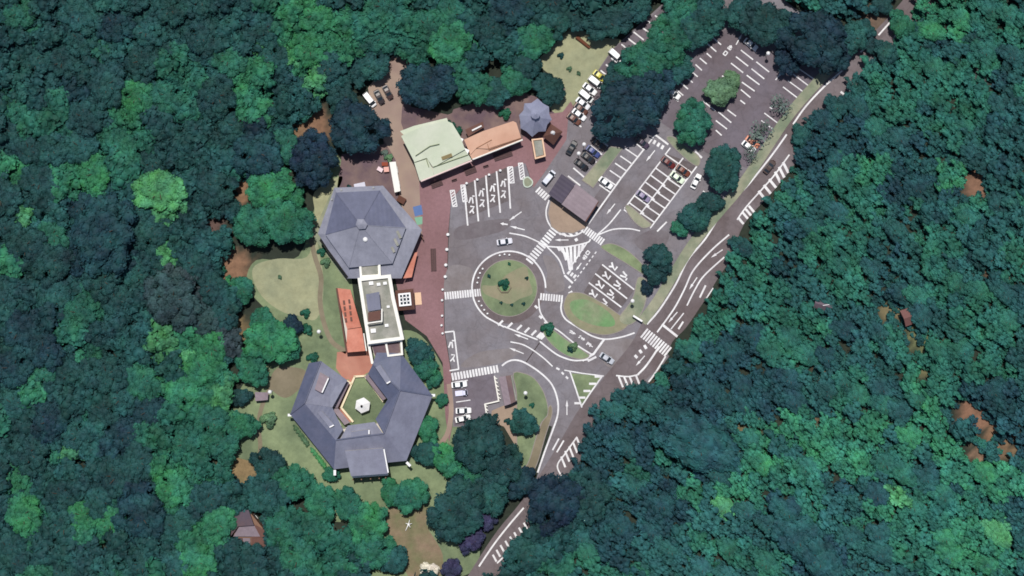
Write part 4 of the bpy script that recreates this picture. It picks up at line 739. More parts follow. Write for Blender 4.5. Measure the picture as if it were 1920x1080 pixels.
for x, y, l in ((601, 621, 'white globe lamp by the footpath on the west lawn'), (510, 733, 'white globe lamp beside the garden shelter'), (1184, 564, 'white globe lamp on the pale grass margin by the bus bays'), (1436, 104, 'white globe lamp at the forest edge of the upper car park'), (985, 735, 'white globe lamp beside the toilet block'), (1084, 290, 'white globe lamp beside the black car'), (1094, 273, 'white globe lamp between the dark cars and the black moving car')): lamp(x, y, l)
wsn = thing('welcome_sign', 'white sign board by the main road junction', 'sign', P(1195, 597), R(-32)); box('board', (0, 0, 1.3), (3.0, .5, 1.4), 0, M_metalw, wsn)
for sx in (-1, 1): box('post', (sx * 1.2, 0, .5), (.15, .15, 1.0), 0, M_post, wsn)
ln = thing('log', 'brown timber log on the meadow beside the white cars', 'log', P(1093, 80), R(-40)); bm = bmesh.new(); tube_bm(bm, (-2.4, 0, .45), (2.4, .1, .42), .55, .46, 10); bmobj('trunk', bm, mat('log_bark', C(106, 66, 48), .9, .15, 2), ln); bm = bmesh.new(); tube_bm(bm, (2.4, .1, .42), (2.43, .1, .42), .4, .4, 10); bmobj('cut_face', bm, M_slab, ln)
# pale round planter beside the rightmost bus platform
pl = thing('round_planter', 'pale green-grey rounded planter at the end of the bus bays', 'planter', P(990, 341))
w_ = [(P(x, y).x - pl.location.x, P(x, y).y - pl.location.y) for x, y in smooth_line([(981, 336), (990, 331), (999, 339), (998, 347), (990, 352), (982, 349)], 4, True)]; v, f = prism_v(w_, 0, .5); build('rim', v, f, mat('pale_stone', C(188, 200, 186), .8, .12), pl); v, f = prism_v([(p.x, p.y) for p in inset(ccw(w_), .35)], .4, .55); build('bed', v, f, M_verge, pl)
# monument in the roundabout
mo = thing('island_monument', 'low hexagonal stone ring with a shrub at the centre of the roundabout', 'monument', P(946, 536))
hx_ = [(P(946 + 13 * math.cos(R(a)), 539 + 11 * math.sin(R(a))) - mo.location) for a in range(0, 360, 60)]; v, f = prism_v([(p.x, p.y) for p in hx_], .15, .75); build('stone_ring', v, f, M_path, mo); v, f = prism_v([(p.x, p.y) for p in inset(ccw([(q.x, q.y) for q in hx_]), .35)], .6, .82); build('bed', v, f, M_lawn3, mo)
# hedge strips beside the ring hall
sculp = thing('driftwood_sculpture', 'white branching driftwood sculpture on the tan soil', 'sculpture', P(766, 983)); bm = bmesh.new()
for a, l, h in ((75, 1.5, .9), (20, 1.1, 1.2), (150, .9, .8), (245, 1.9, .6), (310, .9, 1.4)): tube_bm(bm, (0, 0, .4), (l * math.cos(R(a)), l * math.sin(R(a)), h), .17, .06, 6)
tube_bm(bm, (0, 0, 0), (0, 0, .7), .35, .25, 7); bmobj('branches', bm, M_metalw, sculp)

# ------------------------------------------------------------------ vehicles
def loft(sections, mat_, name, parent=None, caps=True):
    """sections: (x, halfwidth, zbottom, ztop, shoulder) cross-sections from tail to nose"""
    v = []; f = []; n = 8
    for x, hw, zb, zt, sh in sections:
        v += [(x, -hw * .92, zb), (x, -hw, zb + (zt - zb) * .35), (x, -hw * .98, zb + (zt - zb) * .75), (x, -hw * sh, zt), (x, hw * sh, zt), (x, hw * .98, zb + (zt - zb) * .75), (x, hw, zb + (zt - zb) * .35), (x, hw * .92, zb)]
    for i in range(len(sections) - 1):
        for j in range(n): f.append((i * n + j, i * n + (j + 1) % n, (i + 1) * n + (j + 1) % n, (i + 1) * n + j))
    f.append(list(range(n))); f.append([(len(sections) - 1) * n + j for j in range(n - 1, -1, -1)])
    return mesh(name, v, [tuple(reversed(q)) for q in f], mat_)
def car_proto(kind):
    if kind == 'car':
        L_, W = 4.5, .88; body = [(-2.2, .70, .38, .80, .9), (-2.05, .84, .25, .92, .9), (-1.2, .88, .22, .96, .9), (1.0, .88, .22, .95, .9), (1.9, .82, .25, .84, .86), (2.2, .66, .35, .66, .85)]
        cab = [(-1.75, .70, .90, .95, .9), (-1.15, .72, .90, 1.40, .84), (.25, .72, .90, 1.42, .84), (1.05, .70, .90, .95, .9)]; roof = [(-1.12, .60, 1.40, 1.45, .9), (-.4, .62, 1.40, 1.49, .9), (.22, .60, 1.40, 1.46, .9)]
    elif kind == 'van':
        L_, W = 4.7, .9; body = [(-2.3, .80, .35, 1.05, .92), (-2.2, .88, .25, 1.10, .92), (1.3, .9, .22, 1.05, .92), (2.05, .84, .25, .92, .88), (2.3, .70, .35, .72, .86)]
        cab = [(-2.15, .80, 1.02, 1.75, .9), (-2.0, .82, 1.02, 1.82, .86), (1.0, .80, 1.02, 1.82, .86), (1.75, .76, 1.0, 1.08, .9)]; roof = [(-2.0, .74, 1.80, 1.86, .92), (-.5, .76, 1.80, 1.92, .92), (.98, .72, 1.80, 1.87, .9)]
    else:      # small flat-bed truck
        L_, W = 3.6, .74; body = [(-1.75, .72, .55, .70, .95), (-1.7, .74, .45, .72, .98), (.5, .74, .35, .72, .98), (.6, .72, .35, .95, .9), (1.65, .70, .35, .92, .9), (1.75, .64, .4, .8, .88)]
        cab = [(.45, .66, .9, 1.65, .9), (.6, .68, .9, 1.72, .86), (1.2, .66, .9, 1.72, .86), (1.66, .64, .9, .98, .9)]; roof = [(.5, .6, 1.70, 1.75, .9), (1.15, .6, 1.70, 1.77, .9)]
    P_ = [('body', loft(body, CARP, 'body')), ('cabin_glass', loft(cab, M_glass, 'cabin_glass')), ('roof', loft(roof, CARP, 'roof'))]
    if kind == 'truck': P_.append(('bed_rail', loft([(-1.7, .74, .72, .98, .98), (-1.62, .74, .72, .98, .98)], CARP, 'bed_rail')))
    return P_, L_, W
def disc(r, w_, m, name, n=12):
    v = [(r * math.cos(2 * math.pi * i / n), s_ * w_ / 2, r * math.sin(2 * math.pi * i / n)) for s_ in (-1, 1) for i in range(n)]
    return mesh(name, v, [list(range(n)), list(range(2 * n - 1, n - 1, -1))] + [(i, n + i, n + (i + 1) % n, (i + 1) % n) for i in range(n)], m)
TYRE, RIM = disc(.31, .2, M_dark, 'tyre'), disc(.19, .22, M_rim, 'rim')
HEADL = mesh('headlight', [(-.06, -.16, -.06), (-.06, .16, -.06), (-.06, .16, .07), (-.06, -.16, .07), (.05, -.13, -.05), (.05, .13, -.05), (.02, .13, .06), (.02, -.13, .06)], [(4, 5, 6, 7), (0, 4, 7, 3), (1, 2, 6, 5), (3, 7, 6, 2), (0, 1, 5, 4), (3, 2, 1, 0)], M_lamp)
TAILL = mesh('taillight', [tuple(c) for c in [v.co[:] for v in HEADL.vertices]], [tuple(p.vertices) for p in HEADL.polygons], M_tail)
MIRR = mesh('mirror', [(x * .09, y * .11, z * .07) for z in (-1, 1) for y in (-1, 1) for x in (-1, 1)], [(0, 2, 3, 1), (4, 5, 7, 6), (0, 1, 5, 4), (2, 6, 7, 3), (0, 4, 6, 2), (1, 3, 7, 5)], CARP)
PROTO = {k: car_proto(k) for k in ('car', 'van', 'truck')}
def vehicle(px, py, ang, kind, c, label, roofc=None, sc_=1.0):
    nm = {'car': 'parked_car', 'van': 'parked_van', 'truck': 'small_truck'}[kind]
    t = thing(nm, label, {'car': 'car', 'van': 'van', 'truck': 'truck'}[kind], (P(px, py, .8).x, P(px, py, .8).y, .09), R(ang), 'vehicles on the forecourt and in the bays'); t.scale = (sc_, sc_, sc_)
    parts, L_, W = PROTO[kind]; cc = C(*c); made = []
    for n, me in parts:
        o = obj(n, me, t); o.color = C(*roofc) if (roofc and n == 'roof') else cc; made.append(o)
    wx = L_ * .31
    for sx in (-1, 1):
        for sy in (-1, 1):
            q = obj('wheel', TYRE, t); q.location = (sx * wx, sy * (W - .08), .31); rm = obj('rim', RIM, q)
    for sy in (-1, 1):
        h = obj('headlight', HEADL, t); h.location = (L_ * .475, sy * W * .62, .62); b_ = obj('taillight', TAILL, t); b_.location = (-L_ * .478, sy * W * .66, .72); b_.rotation_euler = (0, 0, math.pi)
        if kind != 'truck' or True: m_ = obj('mirror', MIRR, t); m_.location = (L_ * (.16 if kind == 'car' else .3 if kind == 'van' else .36), sy * (W + .08), 1.0); m_.color = cc
    return t
WH, BK, SV = (244, 244, 244), (34, 33, 38), (196, 198, 206)
VEH = [(1155, 104, -41, 'van', WH, 'long white van nearest the log at the top of the white row'), (1125, 143, -38, 'car', (196, 186, 60), 'yellow car in the row of white cars beside the meadow'), (1117, 154, -38, 'van', WH, 'white van directly below the yellow car'), (1106, 167, -38, 'car', WH, 'white car between two white vans below the yellow car'),
       (1099, 180, -40, 'van', (240, 242, 240), 'white van in the middle of the white row, half under the dark tree'), (1093, 194, -38, 'car', (232, 234, 238), 'white car third from the bottom of the white row'), (1089, 204, -38, 'car', (96, 62, 52), 'brown car between two white cars in the meadow row'), (1086, 215, -38, 'car', (240, 241, 243), 'white car next to the lowest brown car of the meadow row'), (1076, 223, -38, 'car', (104, 66, 54), 'lowest brown car of the meadow row'),
       (1072, 277, 60, 'car', BK, 'black car driving past the brown kiosk'), (1123, 271, -38, 'car', (58, 46, 44), 'dark brown car at the top of the four dark cars'), (1112, 284, -38, 'car', (62, 74, 128), 'blue car second of the four dark cars'), (1103, 296, -38, 'car', (30, 24, 28), 'black car third of the four dark cars'), (1090, 309, -38, 'car', (24, 20, 26), 'black car nearest the plum roof'),
       (1029, 333, 50, 'van', (214, 218, 228), 'white van parked beside the plum shelter roof'), (1136, 343, -38, 'car', WH, 'white car at the foot of the left bay row'), (1204, 267, -38, 'car', (70, 58, 76), 'dark purple car at the head of the left bay row'), (1253, 305, -36, 'car', (96, 28, 24), 'dark red car in the bay grid'), (1281, 320, -36, 'car', (110, 58, 40), 'rust brown car in the bay grid'),
       (1270, 333, -36, 'car', (226, 240, 214), 'pale green-white car in the bay grid'), (1206, 368, -36, 'car', (142, 132, 160), 'lilac grey car in the lower bay grid'), (1305, 340, 63, 'car', WH, 'white car driving right of the bay grid'), (1263, 175, -38, 'car', WH, 'lone white car at the left edge of the upper car park'), (1411, 266, -38, 'car', (216, 140, 110), 'orange car beside the verge'), (1404, 275, -38, 'car', (238, 238, 240), 'white car beside the orange car by the verge'),
       (1443, 313, 52, 'car', (66, 48, 42), 'dark brown car driving on the main road'), (946, 453, 8, 'car', (222, 222, 230), 'silver-white car on the forecourt above the roundabout'), (1138, 672, -33, 'car', (188, 192, 200), 'silver car at the junction'), (861, 721, 5, 'car', WH, 'white car just below the lower-left crossing'), (865, 737, 6, 'truck', (222, 222, 244), 'small white truck below the white car at the lower-left crossing'), (869, 770, 2, 'car', WH, 'white car above the half-hidden one at the lower bays'), (868, 785, 12, 'car', (246, 246, 244), 'white car half hidden by the tree in the lower bays'),
       (693, 187, -52, 'van', WH, 'white van on the service road under the tree'), (711, 182, -62, 'car', (48, 38, 40), 'dark car in the middle of the three on the service road'), (727, 173, -62, 'car', (62, 42, 40), 'dark brown car on the right of the three on the service road'), (1408, 83, -38, 'car', WH, 'white car half under the trees in the upper car park')]
for a in VEH: vehicle(*a)

# ------------------------------------------------------------------ trees
PAL = dict(navy=(29, 47, 62), blue=(32, 55, 66), dteal=(36, 68, 68), teal=(42, 81, 79), green=(50, 102, 82), bgreen=(60, 120, 86), lime=(88, 150, 102), olive=(96, 126, 96), grey=(108, 124, 116), purple=(62, 60, 90), white=(222, 216, 200), brown=(56, 60, 66), yellowgreen=(92, 140, 84))
TONE = dict(navy='dark navy-green', blue='dark blue-green', dteal='dark teal', teal='teal', green='green', bgreen='bright green', lime='light lime-green', olive='olive', grey='grey-green', purple='purple', white='white', brown='grey-brown', yellowgreen='yellow-green')
LK = .90
def lcol(key, j=0.0, blend=.08, gain=1.0):
    c = C(*PAL[key]); d = C(40, 79, 80); b = blend; q = LK * gain * (1 + j * random.uniform(-1, 1)); return tuple((c[i] * (1 - b) + d[i] * b) * q for i in range(3)) + (1,)
def crown_arrays(g, nl, leaves, elong=1.0, size=.16, hgt=.75, lobe=(.30, .46), core=True, sub=2):
    """unit crown (radius ~1): lobes with small leaf-clump quads over them, plus a rough inner hull per lobe"""
    V = []; F = []; base = 0; cen = []
    k1, k2, ph = g.uniform(.10, .24), g.uniform(.06, .16), g.uniform(0, 6.28, 2)
    for i in range(nl):
        a = i * 2.399963 + g.uniform(-.4, .4); r = .76 * math.sqrt((i + .5) / nl) * (1 + k1 * math.sin(2 * a + ph[0]) + k2 * math.sin(3 * a + ph[1])); lr = g.uniform(*lobe) * (1.1 - .25 * r)
        cen.append((r * math.cos(a), r * math.sin(a), hgt * (1 - .75 * r * r) - lr * .4 + g.uniform(-.16, .12), lr))
    ico = bmesh.new(); bmesh.ops.create_icosphere(ico, subdivisions=sub, radius=1); iv = np.array([v.co[:] for v in ico.verts]); ifc = np.array([[v.index for v in f.verts] for f in ico.faces]); ico.free()
    Fq = []; Ft = []
    for (x, y, z, lr) in cen:
        n = max(8, int(leaves / nl)); d = g.normal(size=(n, 3)); d[:, 2] = np.abs(d[:, 2]) * 1.1 - .25; d /= np.linalg.norm(d, axis=1)[:, None]
        rad = lr * g.uniform(.86, 1.14, (n, 1)); c = np.array([x, y, z]) + d * rad * np.array([1, 1, .85])
        nn = d + g.normal(size=(n, 3)) * .38; nn /= np.linalg.norm(nn, axis=1)[:, None]
        t = np.cross(nn, g.normal(size=(n, 3))); t /= np.linalg.norm(t, axis=1)[:, None]; b = np.cross(nn, t); s1 = g.uniform(.6, 1.25, (n, 1)) * size * .5; s2 = s1 * g.uniform(.55, 1.0, (n, 1))
        q = np.stack([c - t * s1 - b * s2 * .6, c + t * s1 * .9 - b * s2, c + t * s1 + b * s2 * .7 - nn * s1 * .3, c - t * s1 * .8 + b * s2], 1).reshape(-1, 3)
        V.append(q); Fq.append(np.arange(4 * n).reshape(-1, 4) + base); base += 4 * n
        if core:
            wob = 1 + .16 * np.sin(iv[:, :1] * 5 + x * 9) * np.cos(iv[:, 1:2] * 6 + y * 7) + g.normal(size=(len(iv), 1)) * .05
            V.append(np.array([x, y, z]) + iv * lr * .84 * wob * np.array([1, 1, .85])); Ft.append(ifc + base); base += len(iv)
    V = np.concatenate(V); V[:, 0] *= elong; V[:, 2] *= 1.0
    return V, np.concatenate(Fq), (np.concatenate(Ft) if Ft else np.zeros((0, 3), int))
def np_mesh(name, V, Fq, Ft, m, tint=None):
    me = bpy.data.meshes.new(name); me.vertices.add(len(V)); me.vertices.foreach_set('co', np.ascontiguousarray(V, dtype=np.float32).ravel())
    li = np.concatenate([Fq.ravel(), Ft.ravel()]).astype(np.int32); ls = np.concatenate([np.arange(len(Fq)) * 4, len(Fq) * 4 + np.arange(len(Ft)) * 3]).astype(np.int32)
    me.loops.add(len(li)); me.loops.foreach_set('vertex_index', li); me.polygons.add(len(ls)); me.polygons.foreach_set('loop_start', ls); me.update()
    if tint is not None: a = me.color_attributes.new('tint', 'FLOAT_COLOR', 'POINT'); a.data.foreach_set('color', np.ascontiguousarray(tint, dtype=np.float32).ravel())
    me.materials.append(m); return me
gen = np.random.default_rng(21)
CROWN = [np_mesh('crown', *crown_arrays(gen, nl, 2600, 1.0, .13, .75, (.2, .36)), LEAF) for nl in (24, 28, 34, 38, 30, 42)]
CROWNS_BIG = [np_mesh('crown', *crown_arrays(gen, nl, 4800, 1.0, .09, .6, (.13, .25)), LEAF) for nl in (64, 76, 88)]
CROWNL = [np_mesh('crown', *crown_arrays(gen, nl, 2800, 1.5, .12, .75, (.17, .30)), LEAF) for nl in (34, 40, 46)]
CROWNT = [np_mesh('crown', *crown_arrays(gen, nl, 260, 1.0, .16, .8, (.3, .5), False), LEAF) for nl in (9, 12)]      # thin, see-through
BUSH = [np_mesh('foliage', *crown_arrays(gen, nl, 420, 1.0, .3, .7, (.4, .6)), LEAF) for nl in (5, 7)]
def trunk_mesh():
    bm = bmesh.new(); tube_bm(bm, (0, 0, -.15), (.03, .02, .75), .085, .055, 8)
    for i in range(6): a = i * 1.05 + .3; z0 = .45 + .06 * i; tube_bm(bm, (.02, .01, z0), (.5 * math.cos(a), .5 * math.sin(a), z0 + .42), .035, .012, 6)
    me = bpy.data.meshes.new('trunk'); bm.to_mesh(me); bm.free(); me.materials.append(M_bark); return me
TRUNK = trunk_mesh()
NT = [0]
def tree(px, py, r, key, label, group=None, var=None, hf=1.0, name='broadleaf_tree', rot=None, flat=1.0, blend=.08, gain=1.0):
    """crown radius r px, stands on the terrain; crown base sits on a trunk"""
    R_ = r * S; H_ = (.85 * R_ + 2.0) * hf; p = P(px, py, 8); g = hz(p.x, p.y); p = P(px, py, g + H_ * .9); NT[0] += 1
    t = thing(name, label, 'tree', (p.x, p.y, hz(p.x, p.y)), random.uniform(0, 6.28) if rot is None else R(rot), group)
    me = var or ((CROWNS_BIG if R_ > 4.6 else CROWN)[NT[0] % (3 if R_ > 4.6 else 6)])
    c = obj('crown', me, t); s_ = random.uniform(.95, 1.05); c.location = (0, 0, H_ * .52); c.scale = (R_ * 1.02 * s_, R_ * 1.02 / s_, R_ * .50 * flat); c.color = lcol(key, .08, blend, gain)
    k = obj('trunk', TRUNK, t); k.scale = (H_ * .55, H_ * .55, H_ * .8)
    return t
HT = [(800, 158, 54, 'blue', 'large round dark blue-green tree above the pale green roof'), (668, 238, 58, 'blue', 'very large dark blue-green tree above the service yard'), (586, 300, 54, 'navy', 'dark navy tree at the left of the service yard trees'), (1030, 165, 33, 'dteal', 'slate-teal tree above the lilac octagonal pavilion'), (1172, 205, 66, 'blue', 'huge dark blue-green tree covering the middle of the car park'),
      (1215, 170, 52, 'blue', 'dark blue-green tree joined to the right of the huge car park tree'), (1158, 150, 36, 'dteal', 'dark teal tree beside the white parked cars'), (1205, 118, 48, 'green', 'green tree above the huge car park tree'), (1252, 78, 50, 'green', 'broad green tree between the bay row and the upper car park'), (1268, 128, 34, 'teal', 'teal tree edging the left bays of the upper car park'), (1295, 60, 40, 'teal', 'teal tree at the upper left corner of the upper car park'), (1330, 28, 42, 'teal', 'teal tree at the top edge above the upper car park'),
      (1140, 38, 44, 'dteal', 'dark teal tree between the meadow and the top bays'), (1190, 8, 38, 'teal', 'teal tree at the top edge beside the top bays'), (1280, 10, 40, 'green', 'green tree at the top edge right of the top bays'), (1440, 42, 52, 'dteal', 'dark teal tree above the right side of the upper car park'), (1530, 72, 66, 'blue', 'huge dark blue-green tree above the right bays of the upper car park'), (1480, 105, 34, 'navy', 'navy tree overhanging the middle of the upper car park'), (1565, 110, 32, 'blue', 'blue-green tree touching the top of the verge'), (1395, 22, 38, 'teal', 'teal tree at the top edge above the exit lettering'), (1600, 70, 34, 'teal', 'teal tree where the main road leaves at the top'),
      (1352, 170, 30, 'olive', 'light olive tree standing among the bays of the upper car park'), (1374, 150, 18, 'olive', 'smaller olive crown beside the light olive car park tree'), (1300, 230, 43, 'green', 'round green tree at the lower left of the upper car park'), (1358, 315, 43, 'teal', 'round teal tree between the bay grid and the verge'), (1305, 405, 33, 'teal', 'teal tree beside the verge right of the bay grid'), (1332, 380, 24, 'dteal', 'small dark teal tree above the verge beside the road'), (1278, 425, 20, 'green', 'small green tree left of the verge trees'),
      (1238, 482, 27, 'dteal', 'top tree of the small clump right of the bus bays'), (1228, 516, 22, 'dteal', 'middle tree of the small clump right of the bus bays'), (1214, 538, 14, 'blue', 'smallest dark tree of the clump right of the bus bays'), (900, 835, 58, 'dteal', 'large dark teal tree below the lower parked cars'), (942, 878, 44, 'dteal', 'dark teal tree right of the large one below the parked cars'), (858, 958, 62, 'dteal', 'large dark tree left of the bottom road'), (915, 930, 42, 'teal', 'teal tree on the bank above the bottom road'), (984, 908, 30, 'blue', 'dark tree where the curved lane meets the road'), (890, 900, 34, 'green', 'green tree between the two large trees beside the bottom road'),
      (1040, 944, 60, 'navy', 'large navy tree overhanging the bottom road'), (1105, 935, 50, 'dteal', 'dark teal tree right of the navy tree by the bottom road'), (980, 792, 27, 'teal', 'teal tree beside the small toilet block'), (884, 1012, 26, 'purple', 'purple tree beside the bottom road'), (912, 978, 20, 'purple', 'small purple tree above the bottom road'), (845, 1068, 21, 'purple', 'purple tree at the bottom edge of the photo'), (806, 1074, 20, 'white', 'white blossoming tree at the bottom edge'),
      (786, 660, 27, 'teal', 'dark tree at the top right corner of the ring hall'), (798, 688, 24, 'green', 'green tree on the upper right side of the ring hall'), (814, 710, 17, 'green', 'small green tree below the others beside the ring hall'), (800, 803, 27, 'bgreen', 'bright green tree at the lower right side of the ring hall'), (828, 750, 13, 'green', 'little round tree right of the ring hall corner'), (838, 862, 34, 'bgreen', 'bright green tree left of the large dark one below the parked cars'), (800, 850, 27, 'teal', 'teal tree below the lower right corner of the ring hall'), (770, 930, 36, 'green', 'green tree on the lawn below the ring hall'), (735, 925, 26, 'bgreen', 'bright green shrubby tree below the porch of the ring hall'),
      (690, 985, 44, 'bgreen', 'bright green tree left of the tan soil'), (655, 950, 36, 'green', 'green tree below the left side of the ring hall'), (700, 1035, 40, 'green', 'green tree at the left of the white sculpture'), (735, 1050, 30, 'teal', 'teal tree left of the white blossoming tree'), (505, 640, 50, 'bgreen', 'large bright green tree left of the west lawn'), (535, 655, 28, 'green', 'green crown at the right of the large bright green west tree'), (470, 690, 36, 'green', 'green tree below the large bright green west tree'), (488, 600, 24, 'green', 'green tree at the upper left of the small plum tree'), (547, 613, 22, 'navy', 'small dark plum-navy tree on the west lawn'), (452, 542, 25, 'green', 'small green tree at the lower left of the dry lawn'),
      (535, 415, 52, 'green', 'large green tree above the dry lawn'), (475, 425, 44, 'green', 'green tree left of the large one above the dry lawn'), (521, 438, 22, 'lime', 'light lime-green crown in front of the large green tree'), (505, 352, 46, 'bgreen', 'green tree above the pair of large green trees'), (545, 370, 26, 'green', 'smaller green tree left of the upper hall'), (450, 745, 20, 'dteal', 'small round dark teal tree left of the garden shelter'), (450, 798, 30, 'green', 'green tree below the small round one left of the garden'), (502, 872, 36, 'dteal', 'dark teal tree at the lower left corner of the garden'), (548, 905, 42, 'green', 'green tree below the lower left side of the ring hall'), (600, 945, 36, 'green', 'green tree left of those below the ring hall'), (620, 890, 16, 'green', 'little green tree at the lowest left corner of the ring hall'),
      (1664, 96, 24, 'teal', 'teal tree overhanging the main road below its top clearing'), (1634, 84, 16, 'dteal', 'small dark teal tree leaning over the main road at the top'), (1692, 44, 26, 'green', 'green tree right of the top road clearing'), (1622, 52, 20, 'teal', 'teal tree left of the top road clearing'), (1505, 252, 22, 'teal', 'teal tree reaching over the main road line below the verge bend'), (1655, 8, 22, 'dteal', 'dark teal tree above the top road clearing'),
      (890, 165, 38, 'green', 'green tree behind the brown yard'), (930, 172, 30, 'teal', 'teal tree behind the apricot roof'), (965, 150, 30, 'green', 'green tree left of the slate-teal tree'), (850, 130, 34, 'green', 'green tree right of the round dark tree above the green roof'), (845, 245, 0, 'green', ''), (1000, 75, 40, 'green', 'green tree at the left edge of the meadow'), (1040, 40, 34, 'teal', 'teal tree at the top of the meadow'), (985, 120, 30, 'dteal', 'dark teal tree at the lower left of the meadow'), (1085, 25, 32, 'dteal', 'dark teal tree above the log'), (700, 120, 34, 'teal', 'teal tree above the three cars on the service road'), (640, 185, 34, 'dteal', 'dark teal tree left of the three service road cars')]
for px, py, r, key, lab in HT:
    if r: tree(px, py, r, key, lab, hf=.8 if r < 24 else 1.0, name={'purple': 'purple_tree', 'white': 'blossom_tree'}.get(key, 'broadleaf_tree'))
tree(1466, 196, 22, 'grey', 'thin see-through tree over the right bays of the upper car park', var=CROWNT[0], name='sparse_tree'); tree(1428, 246, 24, 'grey', 'thin see-through tree above the orange car', var=CROWNT[1], name='sparse_tree'); tree(1410, 288, 16, 'grey', 'thin see-through tree below the orange car', var=CROWNT[0], name='sparse_tree')

# forest: closed canopy around the site
HULL = [(640, 150), (690, 140), (730, 100), (790, 100), (850, 95), (900, 120), (960, 95), (1000, 40), (1120, 0), (1240, -30), (1420, -40), (1500, 10), (1590, 40), (1625, 0), (1720, -20), (1700, 50), (1640, 100), (1592, 158), (1534, 206), (1488, 252), (1482, 318), (1450, 366), (1410, 414), (1372, 470), (1342, 555), (1300, 608), (1272, 655), (1240, 712), (1195, 730), (1142, 734), (1094, 788), (1092, 850), (1064, 900), (1030, 935), (1010, 990), (960, 1050), (940, 1110), (690, 1110), (660, 1010), (600, 985), (520, 950), (470, 905), (440, 860), (425, 800), (430, 730), (430, 650), (440, 570), (425, 480), (430, 400), (470, 330), (530, 290), (560, 235)]
BIGH = {1825, 1690, 1662, 1812, 1850, 1890, 1258, 437, 455, 790, 1710, 1725, 590, 1648, 1660, 398}
HOLES = [(x, y, r * (.68 if x in BIGH and (x, y) != (1850, 505) else .15)) for x, y, r, c in SOIL] + [(465, 1000, 27)]
ZONES = [('navy', [(480, 285, 48), (480, 250, 30), (190, 440, 70), (260, 970, 48), (250, 930, 30), (90, 790, 38), (20, 690, 40), (1310, 835, 62), (1275, 800, 40), (1500, 1010, 42), (1540, 1050, 42), (1480, 960, 30), (210, 45, 38), (475, 100, 20)]), ('brown', [(320, 565, 55), (380, 600, 35), (430, 640, 26), (85, 800, 30)]), ('lime', [(295, 358, 46), (268, 345, 22), (305, 475, 22), (318, 520, 26), (130, 846, 22), (590, 150, 24), (40, 400, 22), (535, 95, 16), (480, 75, 18), (300, 640, 30), (345, 670, 22), (415, 740, 26), (425, 775, 18), (1690, 940, 18), (1870, 1000, 26), (1360, 955, 22)]),
         ('bgreen', [(365, 640, 38), (400, 715, 34), (240, 205, 46), (480, 165, 50), (560, 40, 34), (30, 320, 40), (150, 325, 50), (70, 750, 26), (560, 90, 40), (640, 60, 34), (870, 75, 34), (1690, 10, 40), (1780, 20, 50), (1570, 830, 60), (1600, 860, 50), (1640, 800, 34), (1740, 800, 40), (1790, 860, 45), (1880, 900, 36), (1830, 1030, 60), (1380, 920, 40), (1430, 860, 34), (1300, 920, 30), (460, 840, 26), (330, 900, 46), (380, 1000, 40), (170, 980, 40), (1790, 330, 26), (1640, 320, 30), (1650, 960, 30), (1470, 800, 26), (1700, 700, 26)]),
         ('green', [(220, 280, 50), (330, 820, 70), (590, 1000, 60), (380, 860, 60), (700, 40, 60), (800, 60, 60), (1700, 130, 60), (1800, 200, 60), (1560, 470, 60), (1500, 640, 60), (1750, 700, 60), (1440, 560, 40), (1850, 600, 60), (1600, 350, 50), (1750, 1000, 80), (1450, 900, 60), (610, 1060, 50), (330, 140, 50), (100, 220, 40)]),
         ('blue', [(137, 168, 26), (1560, 290, 60), (1600, 260, 40), (1380, 700, 70), (1330, 740, 60), (1450, 740, 50), (1150, 1000, 60), (1250, 950, 60), (1690, 340, 40), (1850, 760, 60), (1910, 800, 50), (1120, 850, 50), (1180, 830, 50), (280, 800, 60), (220, 820, 40), (60, 640, 60), (1450, 40, 40), (760, 30, 30), (950, 40, 30)])]
def tone_at(px, py):
    for key, l in ZONES:
        for x, y, r in l:
            if (px - x) ** 2 + (py - y) ** 2 < r * r: return key
    v = noise.noise(Vector((px * .011, py * .011, 3.1))) + .45 * noise.noise(Vector((px * .04, py * .04, 9.7)))
    u = random.random()
    if px > 1250 or (px > 1060 and py > 760):
        return 'teal' if v < .12 + .3 * (u - .5) and v > -.28 else ('green' if v >= .1 else ('dteal' if u < .6 else 'blue'))
    return 'dteal' if v < .0 + .4 * (u - .5) else ('teal' if u < .55 else ('green' if u < .92 else 'bgreen'))
placed = [(h[0], h[1], h[2]) for h in HT]; auto = []
grid = {}
def cell(x, y): return (int(x // 60), int(y // 60))
for q in placed: grid.setdefault(cell(q[0], q[1]), []).append(q)
def clear(x, y, r, f):
    cx_, cy_ = cell(x, y)
    for i in range(cx_ - 2, cx_ + 3):
        for j in range(cy_ - 2, cy_ + 3):
            for (a, b, c) in grid.get((i, j), ()):
                if (a - x) ** 2 + (b - y) ** 2 < (f * (r + c)) ** 2: return False
    return True
isright = lambda x, y: x > 1280 or (x > 1080 and y > 740)
def ok(x, y, r):
    if inpoly(x, y, HULL) or (isright(x, y) and any(inpoly(x + dx * r * .6, y + dy * r * .6, HULL) for dx, dy in ((-1, 0), (-.7, -.7), (0, -1), (-.7, .7)))): return False
    for a, b, c in HOLES:
        if (a - x) ** 2 + (b - y) ** 2 < (c * 1.1 + r * .62) ** 2: return False
    return True
for key, l in ZONES[:3]:
    for x, y, r in l:
        if r > 20 and not inpoly(x, y, HULL): q = (x, y, r * .95); auto.append(q); grid.setdefault(cell(x, y), []).append(q)
for r0, r1, tries, f in ((36, 46, 1500, .66), (26, 36, 6000, .62), (17, 26, 16000, .60), (11, 17, 48000, .60)):
    for _ in range(tries):
        x = random.uniform(-330, 2250); y = random.uniform(-330, 1410); r = random.uniform(r0, r1) * (.52 if isright(x, y) else .88); f_ = f * (1.04 if isright(x, y) else 1.0)
        if ok(x, y, r) and clear(x, y, r, f_): q = (x, y, r); auto.append(q); grid.setdefault(cell(x, y), []).append(q)
